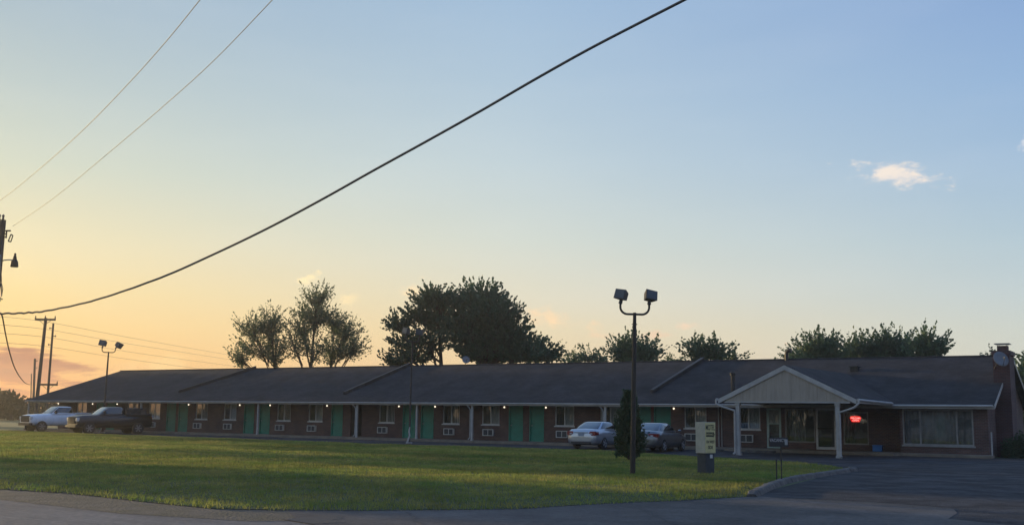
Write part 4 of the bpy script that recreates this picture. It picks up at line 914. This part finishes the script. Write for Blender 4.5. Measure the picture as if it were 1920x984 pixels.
tree_px('leafy_tree', 'thin olive tree with drooping right side, third behind the roof', 'tree', 99, 615, [(628, 602, 16, 18, 73), (646, 618, 23, 23, 108), (636, 648, 35, 31, 88), (662, 652, 19, 31, 73), (622, 664, 21, 26, 49)], leaf=.165, leaf_mat='leaf_b', seed=13, trunk_r=.18, shoot=1.25, per=20, group=G, up=.7)
tree_px('leafy_tree', 'dark wide tree with sky gaps left of the big dense tree', 'tree', 92, 832, [(818, 562, 39, 22, 194), (788, 588, 34, 24, 97), (750, 608, 21, 17, 71), (762, 640, 37, 29, 74), (828, 600, 32, 29, 88), (805, 640, 41, 29, 82), (770, 668, 44, 15, 59), (742, 676, 22, 10, 42)], leaf=0.23, leaf_mat='leaf_a', seed=14, trunk_r=.3, shoot=0.95, per=24, group=G, up=.6)
tree_px('leafy_tree', 'biggest dense dark green tree with a domed crown behind the roof', 'tree', 90, 915, [(900, 560, 36, 26, 205), (925, 590, 46, 36, 298), (880, 620, 40, 34, 223), (950, 628, 40, 30, 236), (915, 656, 60, 26, 285), (975, 660, 36, 22, 149), (862, 590, 16, 34, 81)], leaf=0.24, leaf_mat='leaf_a', seed=15, trunk_r=.45, shoot=1.25, per=26, group=G, up=.6)
tree_px('leafy_tree', 'low dark tree touching the right foot of the biggest tree', 'tree', 94, 1015, [(1005, 662, 24, 18, 120), (1030, 664, 18, 14, 72), (990, 650, 20, 18, 72)], leaf=0.23, leaf_mat='leaf_a', seed=16, trunk_r=.16, shoot=1.15, per=24, group=G, up=.55)
tree_px('leafy_tree', 'low sparse pale treetop just right of the dark tree group', 'tree', 105, 1095, [(1105, 668, 20, 11, 46), (1075, 674, 20, 8, 36), (1125, 672, 12, 10, 24)], leaf=.24, leaf_mat='leaf_c', seed=17, trunk_r=.13, shoot=1.0, per=16, group=G, up=.6)
tree_px('leafy_tree', 'fan shaped treetop behind the tall floodlight post', 'tree', 88, 1188, [(1185, 655, 34, 16, 104), (1165, 660, 24, 14, 56), (1210, 662, 22, 12, 56), (1190, 672, 44, 10, 48)], leaf=0.22, leaf_mat='leaf_c', seed=18, trunk_r=.2, shoot=1.3, per=24, group=G, up=.8)
tree_px('leafy_tree', 'tiny sparse treetop between two fan shaped treetops', 'tree', 108, 1268, [(1268, 672, 18, 8, 26)], leaf=.22, leaf_mat='leaf_c', seed=19, trunk_r=.1, shoot=.9, per=14, group=G, up=.6)
tree_px('leafy_tree', 'fan shaped treetop right of the floodlight post above the third roof fin', 'tree', 86, 1328, [(1325, 655, 26, 14, 80), (1308, 662, 18, 10, 40), (1345, 660, 20, 10, 48)], leaf=0.22, leaf_mat='leaf_c', seed=20, trunk_r=.18, shoot=1.3, per=24, group=G, up=.8)
tree_px('leafy_tree', 'small wisp of leaves beside the fan shaped treetop left of the portico gable', 'tree', 87, 1375, [(1376, 668, 14, 7, 30)], leaf=.22, leaf_mat='leaf_c', seed=21, trunk_r=.1, shoot=.9, per=18, group=G, up=.4)
tree_px('leafy_tree', 'small treetop directly right of the curved roof vent', 'tree', 90, 1500, [(1500, 670, 14, 12, 56)], leaf=0.22, leaf_mat='leaf_c', seed=22, trunk_r=.14, shoot=1.3, per=24, group=G, up=.5)
tree_px('leafy_tree', 'rounded treetop over the right slope of the portico gable', 'tree', 84, 1542, [(1540, 648, 23, 16, 104), (1525, 663, 23, 14, 64), (1560, 660, 19, 16, 72)], leaf=0.22, leaf_mat='leaf_c', seed=23, trunk_r=.2, shoot=1.3, per=26, group=G, up=.7)
tree_px('leafy_tree', 'treetop between the rounded treetop and the broad pair to its right', 'tree', 86, 1610, [(1610, 653, 18, 16, 88), (1600, 666, 18, 12, 56), (1630, 660, 12, 16, 48)], leaf=0.22, leaf_mat='leaf_c', seed=24, trunk_r=.18, shoot=1.3, per=26, group=G, up=.7)
tree_px('leafy_tree', 'dense broad treetop left of the spiky treetop near the chimney', 'tree', 85, 1670, [(1660, 648, 18, 16, 96), (1685, 653, 19, 16, 96), (1670, 668, 35, 10, 88)], leaf=0.22, leaf_mat='leaf_a', seed=25, trunk_r=.2, shoot=1.3, per=26, group=G, up=.7)
tree_px('leafy_tree', 'spiky bright treetop, nearest to the chimney', 'tree', 80, 1735, [(1738, 646, 21, 18, 96), (1730, 663, 19, 14, 64), (1752, 656, 14, 14, 48)], leaf=0.22, leaf_mat='leaf_c', seed=26, trunk_r=.2, shoot=1.3, per=26, group=G, up=.8)
tree_px('leafy_tree', 'few sparse twigs showing just left of the chimney', 'tree', 82, 1860, [(1858, 664, 7, 6, 12)], leaf=.2, leaf_mat='leaf_c', seed=27, trunk_r=.08, shoot=.7, per=12, group=G, up=.6)
tree_px('leafy_tree', 'leafy tree at the right edge behind the chimney', 'tree', 84, 1945, [(1925, 705, 24, 24, 140), (1935, 745, 32, 30, 180), (1950, 680, 24, 22, 100), (1930, 790, 34, 24, 120)], leaf=.25, leaf_mat='leaf_c', seed=28, trunk_r=.18, shoot=.9, per=22, group=G, up=.5)
# row of roadside trees left of the lawn (outside the picture; their shadows streak the grass)
def sun_pos(b_, s_): return Vector((.56 * b_ + SX * s_, .83 * b_ + SY * s_, 0))
for i, (b_, s_, rr_, z0, z1) in enumerate([(16.6, 84, 2.3, 1.2, 9), (19.4, 87, 1.9, 1.2, 8), (29.5, 95, 3.6, 5.2, 13), (36, 99, 3.6, 5.0, 13), (43, 112, 4.0, 4.4, 14.5), (50, 128, 4.0, 3.0, 16), (57, 138, 4.2, 1.5, 16)]):
    zm = (z0 + z1) / 2
    make_tree('roadside_tree', 'broad leafy roadside tree in the row beyond the left side of the lawn', 'tree', sun_pos(b_, s_), [(0, 0, zm + (z1 - z0) * .2, rr_ * .8, (z1 - z0) * .3, 200), (rr_ * .4, 0, zm - (z1 - z0) * .15, rr_ * .7, (z1 - z0) * .34, 190), (-rr_ * .4, 0, zm - (z1 - z0) * .15, rr_ * .7, (z1 - z0) * .34, 190)], leaf=.45, leaf_mat='leaf_a', seed=60 + i, trunk_r=.22, shoot=.8, per=14, group='roadside trees left of the lawn', up=.4)
G2 = 'distant trees on the far left horizon'
tree_px('far_tree', 'hazy distant tree at the left edge of the horizon', 'tree', 170, -6, [(-2, 752, 14, 12, 70), (-22, 756, 16, 12, 70), (4, 764, 18, 10, 50)], leaf=.5, leaf_mat='leaf_far', seed=31, trunk_r=.3, shoot=1.2, per=16, group=G2, up=.4)
tree_px('far_tree', 'hazy rounded distant tree left of the motel roof corner', 'tree', 168, 22, [(20, 750, 15, 10, 90), (30, 758, 10, 9, 50), (14, 762, 18, 8, 60)], leaf=.5, leaf_mat='leaf_far', seed=32, trunk_r=.3, shoot=1.2, per=16, group=G2, up=.4)
# far hedgerow: one mass on the horizon
def hedge_row():
    r = np.random.default_rng(8); n = 26000
    x = r.uniform(-190, -58, n); y = 175 + r.normal(0, 2.5, n); top = 3.4 + .8 * np.sin(x * .35) + .6 * np.sin(x * .9 + 1)
    z = top * r.random(n) ** .7
    V = leaf_quads(np.stack([x, y, z], 1), np.tile([0, 0, 1.0], (n, 1)), .55, r)
    me = tri_mesh('hedgerow', V, 'leaf_far', 4); o = bpy.data.objects.new('hedgerow', me); COL.objects.link(o); tag(o, 'long dark hedgerow along the far left horizon', 'hedgerow', kind='stuff')
    n = 30000; x = r.uniform(60, 260, n); y = 220 + r.normal(0, 4, n); z = (5 + 1.2 * np.sin(x * .2)) * r.random(n) ** .7
    V = leaf_quads(np.stack([x, y, z], 1), np.tile([0, 0, 1.0], (n, 1)), .7, r)
    me = tri_mesh('far_wood', V, 'leaf_far', 4); o = bpy.data.objects.new('far_wood', me); COL.objects.link(o); tag(o, 'distant wood closing the horizon beyond the right end of the motel', 'wood', kind='stuff')
hedge_row()
# across the road behind the camera: a pale house, conifers and a wood, seen only in the window glass
hs = thing('house', 'pale single storey house across the road, mirrored in the office bay window', 'house', (-37, -8, 0), -AL)
b = MB(); b.box(-7, -4, 0, 7, 4, 2.8); b.build('wall', 'white', hs)
b = MB(); b.slab([(-7.5, -4.5, 2.7), (-7.5, 4.5, 2.7), (-7.5, 0, 4.9)], (15, 0, 0)); b.build('roof', 'shingle', hs)
for x in (-4.6, -1.8, 3.8):
    b = MB(); b.box(x - .8, 4.0, .9, x + .8, 4.05, 2.2); w_ = b.build('window', 'frame', hs); b = MB(); b.box(x - .7, 4.05, 1.0, x + .7, 4.06, 2.1); b.build('pane', 'car_glass', w_)
b = MB(); b.box(.6, 4.0, 0, 1.6, 4.05, 2.1); b.build('door', 'pale_green', hs)
for (x, y, h_) in ((-52, -3, 8.5), (-60, 4, 7.5)):
    make_tree('conifer', 'dark conifer across the road, mirrored in the office windows', 'tree', (x, y, 0), [(0, 0, h_ * k, 2.3 * (1 - k * .85), h_ * .12, int(90 * (1.1 - k))) for k in (.15, .3, .45, .6, .75, .9)], leaf=.35, leaf_mat='leaf_d', seed=int(90 + h_), trunk_r=.2, shoot=.6, per=14, group='conifers across the road', up=.2, twig=False)
def back_wood():
    r = np.random.default_rng(18); n = 30000; q = r.uniform(-150, 90, n); back = -48 + r.normal(0, 3, n)
    px_ = -6.4 + UD.x * q + VD.x * back; py_ = 18.8 + UD.y * q + VD.y * back; top = 7 + 2 * np.sin(q * .13) + 1.5 * np.sin(q * .41 + 1)
    V = leaf_quads(np.stack([px_, py_, top * r.random(n) ** .7], 1), np.tile([0, 0, 1.0], (n, 1)), .9, r)
    o = bpy.data.objects.new('wood', tri_mesh('wood', V, 'leaf_a', 4)); COL.objects.link(o); tag(o, 'dark wood beyond the far side of the road', 'wood', kind='stuff')
back_wood()
# pointed evergreen on the lawn
def evergreen():
    r = np.random.default_rng(41); t = thing('evergreen_shrub', 'dark pointed evergreen shrub on the lawn behind the tall floodlight post', 'shrub', (4.62, 41.9, .06))
    h = 2.5; n = 1000
    f = r.random(n) ** .8; ph = r.uniform(0, 2 * PI, n)
    prof = np.interp(f, [0, .08, .2, .45, .65, .85, 1], [.36, .48, .50, .38, .25, .12, .015]) * (1 + .28 * np.sin(ph * 3 + f * 9) + .22 * np.sin(ph * 5 - f * 14))
    rad = prof * r.random(n) ** .45
    pos = np.stack([rad * np.cos(ph), rad * np.sin(ph), .12 + f * (h - .12)], 1)
    d = np.stack([np.cos(ph) * .7, np.sin(ph) * .7, np.full(n, .9)], 1)
    m = 20; A = (pos[:, None, :] + d[:, None, :] * r.uniform(0, .34, (n, 1, 1)) * r.random((n, m, 1)) + r.normal(0, .03, (n, m, 3))).reshape(-1, 3)
    me = tri_mesh('crown', leaf_quads(A, np.repeat(d, m, 0), .085, r), 'leaf_d', 4); co = bpy.data.objects.new('crown', me); COL.objects.link(co); co.parent = t
    b = MB(); b.tube([(0, 0, 0), (0.02, 0, 1.2), (0, 0.01, 2.6)], [.07, .05, .01], 8); b.build('trunk', 'bark', t)
evergreen()
def bush(label, loc, rx, ry, h, seed, mat='leaf_d', leaf=.09, n=5000):
    r = np.random.default_rng(seed); t = thing('bush', label, 'bush', loc)
    q = r.normal(0, 1, (n, 3)); q /= np.linalg.norm(q, axis=1)[:, None]; q[:, 2] = np.abs(q[:, 2]); lump = 1 + .15 * np.sin(q[:, 0] * 7 + seed) + .12 * np.sin(q[:, 1] * 9)
    A = q * (r.random(n) ** .3 * lump)[:, None] * np.array([rx, ry, h]); A[:, 2] += .05
    me = tri_mesh('foliage', leaf_quads(A, q, leaf, r), mat, 4); co = bpy.data.objects.new('foliage', me); COL.objects.link(co); co.parent = t
    b = MB()
    for k in range(4): b.tube([(0, 0, 0), (rx * .4 * math.cos(k * 1.7), ry * .4 * math.sin(k * 1.7), h * .7)], [.03, .01], 5)
    b.build('stem', 'bark', t)
bush('dark low bush against the end wall below the chimney', uv(.9, 2.2), .85, .85, 1.05, 51)
bush('taller green bush at the right edge beyond the end wall', uv(2.4, 5.2), 1.3, 1.3, 1.75, 52, 'leaf_c', .12)

# ------------------------------------------------------------------ utility pole, wires
up = thing('utility_pole', 'tall wooden utility pole with transformer and street lamp at the left edge', 'utility pole', (-19.85, 41, 0))
b = MB(); b.tube([(0, 0, -.1), (.0, 0, 4), (.06, 0, 9.0)], [.17, .15, .115], 12); b.build('pole', 'wood_pole', up)
b = MB(); b.lathe([(.02, 6.55), (.30, 6.6), (.33, 6.68), (.33, 7.5), (.34, 7.52), (.30, 7.6), (.02, 7.66)], 18, Matrix.Translation((-.08, -.34, 0))); tf = b.build('transformer', 'trafo', up)
b = MB()
for x in (-.12, .08): b.lathe([(.03, 7.62), (.06, 7.68), (.035, 7.74), (.055, 7.8), (.02, 7.88)], 8, Matrix.Translation((-.08 + x, -.34, 0)))
b.build('bushing', 'porcelain', tf)
b = MB(); b.box(-.05, -.3, 6.8, .1, -.1, 6.86); b.box(-.05, -.3, 7.3, .1, -.1, 7.36); b.build('bracket', 'galv', up)
b = MB(); b.tube([(.1, 0, 7.33), (.22, -.02, 7.42), (.42, -.04, 7.44), (.60, -.05, 7.42)], .022, 8); la = b.build('lamp_arm', 'galv', up)
b = MB(); b.lathe([(.02, 7.70), (.04, 7.68), (.045, 7.58), (.06, 7.56), (.075, 7.46), (.13, 7.36), (.15, 7.18), (.14, 7.16), (.02, 7.16)], 16, Matrix.Translation((.66, -.05, 0))); b.build('lamp_head', 'steel_dark', up)
b = MB(); b.tube([(.08, 0, 8.45), (.25, -.05, 8.45)], .018, 6); b.tube([(.08, 0, 8.3), (.25, -.05, 8.32)], .018, 6); b.tube([(.26, -.05, 8.28), (.26, -.05, 8.55)], .03, 6); b.tube([(.22, -.05, 8.57), (.42, -.06, 8.57)], .03, 6)
b.tube([(.44, -.06, 8.43), (.36, -.06, 8.16)], .022, 6); b.tube([(.52, -.06, 8.38), (.46, -.06, 8.14)], .022, 6); b.tube([(.44, -.06, 8.43), (.52, -.06, 8.38)], .025, 6); b.tube([(.36, -.06, 8.16), (.46, -.06, 8.14)], .025, 6); b.build('fuse_cutout', 'steel_dark', up)
b = MB(); b.lathe([(.03, 9.0), (.05, 9.06), (.03, 9.1), (.06, 9.16), (.02, 9.22)], 8, Matrix.Translation((.06, 0, 0))); b.lathe([(.02, 9.0), (.04, 9.05), (.025, 9.1), (.045, 9.18), (.015, 9.24)], 8, Matrix.Translation((-.1, .05, 0.0))); b.build('insulator', 'porcelain', up)
b = MB()
random.seed(2)
for k in range(16):
    a = random.uniform(0, 6.28); z0 = random.uniform(5.6, 7.6); P = [(.15 * math.cos(a), .15 * math.sin(a), z0)]
    for j in range(3): P.append((P[-1][0] + random.uniform(-.06, .08), P[-1][1] + random.uniform(-.06, .06), P[-1][2] - random.uniform(.1, .35)))
    b.tube(P, .014, 5)
b.tube([(.12, -.1, 6.3), (.2, -.1, 6.1), (.22, -.1, 5.95), (.34, -.1, 5.9)], .02, 6); b.tube([(.12, -.1, 8.3), (.16, -.1, 7.6), (.12, -.1, 6.6), (.1, -.1, 5.5)], .016, 6)
b.build('wire_bundle', 'cable', up)

def cable(name, label, cat, pts, r, mat='cable', n=6, group=None, wob=0.0, seed=1):
    rr = random.Random(seed); P = []
    Q = [Vector(p) for p in pts]
    for i in range(len(Q) - 1):
        p0, p1, p2, p3 = Q[max(i - 1, 0)], Q[i], Q[i + 1], Q[min(i + 2, len(Q) - 1)]
        for k in range(10):
            t = k / 10; P.append(.5 * ((2 * p1) + (p2 - p0) * t + (2 * p0 - 5 * p1 + 4 * p2 - p3) * t * t + (3 * p1 - p0 - 3 * p2 + p3) * t ** 3))
    P.append(Q[-1])
    if wob: P = [p + Vector((0, 0, wob * math.sin(i * 1.7) * rr.uniform(.3, 1) * max(0, 1 - i / 45))) for i, p in enumerate(P)]
    b = MB(); b.tube(P, r, n); o = b.build(name, mat, smooth=True); return tag(o, label, cat, group)
# thick service cable crossing the sky, from the pole to a pole behind the camera's right
def plane_curve(A, B, pix):
    A, B = Vector((A[0], A[1], 0)), Vector((B[0], B[1], 0)); t = (B - A).normalized(); nn = Vector((-t.y, t.x, 0)); out = []
    for px, py in pix:
        d = ray(px, py); k = A.dot(nn) / d.dot(nn); out.append(Vector((0, 0, CAM_H)) + d * k)
    return out
big = plane_curve((-19.75, 41), (11, 18), [(-6, 588), (45, 586.5), (90, 582), (180, 562), (300, 521), (400, 477), (500, 429), (600, 376), (700, 320), (800, 265), (900, 209), (1000, 151), (1100, 95), (1200, 43), (1290, -3), (1420, -70), (1600, -165)])
cable('overhead_cable', 'thick black overhead cable sagging across the whole sky', 'cable', big, .034, 'cable', 8, wob=.03)
thin = 'thin power lines in the upper left sky'
cable('power_line', 'upper thin power line running off the left edge of the photo', 'power line', plane_curve((-20.4, 41), (-2.5, 14), [(-60, 410), (0, 376), (80, 312), (160, 240), (240, 158), (310, 80), (377, -2), (440, -80), (500, -150)]), .009, 'wire', 5, thin)
cable('power_line', 'lower thin power line ending at the utility pole fuse cutout', 'power line', plane_curve((-19.45, 41), (-1, 14), [(24, 424), (100, 372), (200, 290), (300, 205), (400, 115), (513, -2), (600, -95), (660, -160)]), .0085, 'wire', 5, thin)
cable('drop_wire', 'drooping dark wire hanging from the utility pole toward the far poles', 'wire', [at(-2, 586, 41), at(4, 592, 41.5), at(10, 624, 44), at(18, 660, 50), at(28, 690, 60), at(40, 710, 80), at(50, 719, 110), at(60, 721, 170)], [.03] * 71, 'cable', 6)

def tx_pole(name, label, Y, top, bot, r, arm=None, pins=()):
    pt, pb = at(*top, Y), at(*bot, Y); k = (pt - pb) / (pt.z - pb.z); base = pb - k * pb.z
    t = thing(name, label, 'utility pole', base, 0, 'wooden poles beyond the left end of the motel')
    v = pt - base; b = MB(); b.tube([(0, 0, 0), v], [r, r * .75], 10); b.build('pole', 'wood_pole', t)
    if arm:
        z, hw = arm; c = v * (z / v.z); b = MB(); b.box(c.x - hw, c.y - .2, z - .12, c.x + hw, c.y - .05, z + .12)
        for x in (-hw * .95, 0, hw * .95): b.lathe([(.06, z + .1), (.1, z + .2), (.05, z + .3), (.08, z + .38), (.03, z + .45)], 8, Matrix.Translation((c.x + x, c.y - .12, 0)))
        b.tube([(c.x - .7, c.y - .15, z - .1), (c.x, c.y - .15, z - .7), (c.x + .7, c.y - .15, z - .1)], .03, 5, cap=False); b.build('crossarm', 'wood_pole', t)
    if pins:
        b = MB()
        for z, s in pins:
            c = v * (z / v.z); b.tube([(c.x, c.y, z), (c.x + s * .35, c.y, z)], .05, 6); b.lathe([(.04, z - .1), (.1, z), (.04, z + .14)], 8, Matrix.Translation((c.x + s * .4, c.y, 0)))
        b.build('insulator', 'porcelain', t)
    return t, base, v
tx_pole('transmission_pole', 'tallest wooden pole with a crossarm beyond the motel roof corner', 130, (86, 596), (70.5, 738), .24, (12.55, 1.25))
p_2 = tx_pole('transmission_pole', 'plain wooden pole with side insulators right of the crossarm pole', 138, (100, 606), (90, 735), .17, (4.9, 1.2), ((12.1, -1), (11.1, 1), (10.0, -1)))
tx_pole('transmission_pole', 'short distant pole left of the crossarm pole', 190, (65.5, 672), (63, 745), .24, None, ((10.2, 1), (9.0, 1)))
tx_pole('transmission_pole', 'thinnest faint pole left of the short distant pole', 230, (59, 700), (58, 745), .14)
tl = 'thin lines strung between the poles on the left'
for i, (lab, pts) in enumerate([
    ('topmost thin line from the crossarm pole to the trees', [(-20, 592), (86, 603), (240, 632), (400, 660), (470, 672)]),
    ('second thin line from the top on the left poles', [(-20, 607), (92, 618), (240, 644), (400, 669), (470, 680)]),
    ('third thin line from the top on the left poles', [(-20, 623), (102, 634), (240, 659), (400, 681), (470, 690)]),
    ('lowest thin line strung on the left poles', [(-20, 641), (93, 650), (240, 673), (400, 694), (470, 702)])]):
    cable('transmission_line', lab, 'power line', [at(px, py, Y) for (px, py), Y in zip(pts, (110, 134, 170, 215, 240))], .02, 'wire', 5, tl)

# ------------------------------------------------------------------ evening haze
hm = bpy.data.materials.new('haze'); hm.use_nodes = True; ht = hm.node_tree; ht.nodes.remove(ht.nodes['Principled BSDF'])
pv = ht.nodes.new('ShaderNodeVolumePrincipled'); pv.inputs['Color'].default_value = (0.95, 0.93, 0.9, 1); pv.inputs['Density'].default_value = 0.0006; pv.inputs['Anisotropy'].default_value = 0.78
ht.links.new(pv.outputs[0], ht.nodes['Material Output'].inputs['Volume']); MT['haze'] = hm
b = MB(); b.box(-330, -60, -1.0, 330, 420, 16.5); hz = b.build('haze', 'haze'); tag(hz, 'thin warm evening haze hanging over the whole scene', 'haze', kind='stuff'); hz.display_type = 'WIRE'
S.cycles.volume_bounces = 0
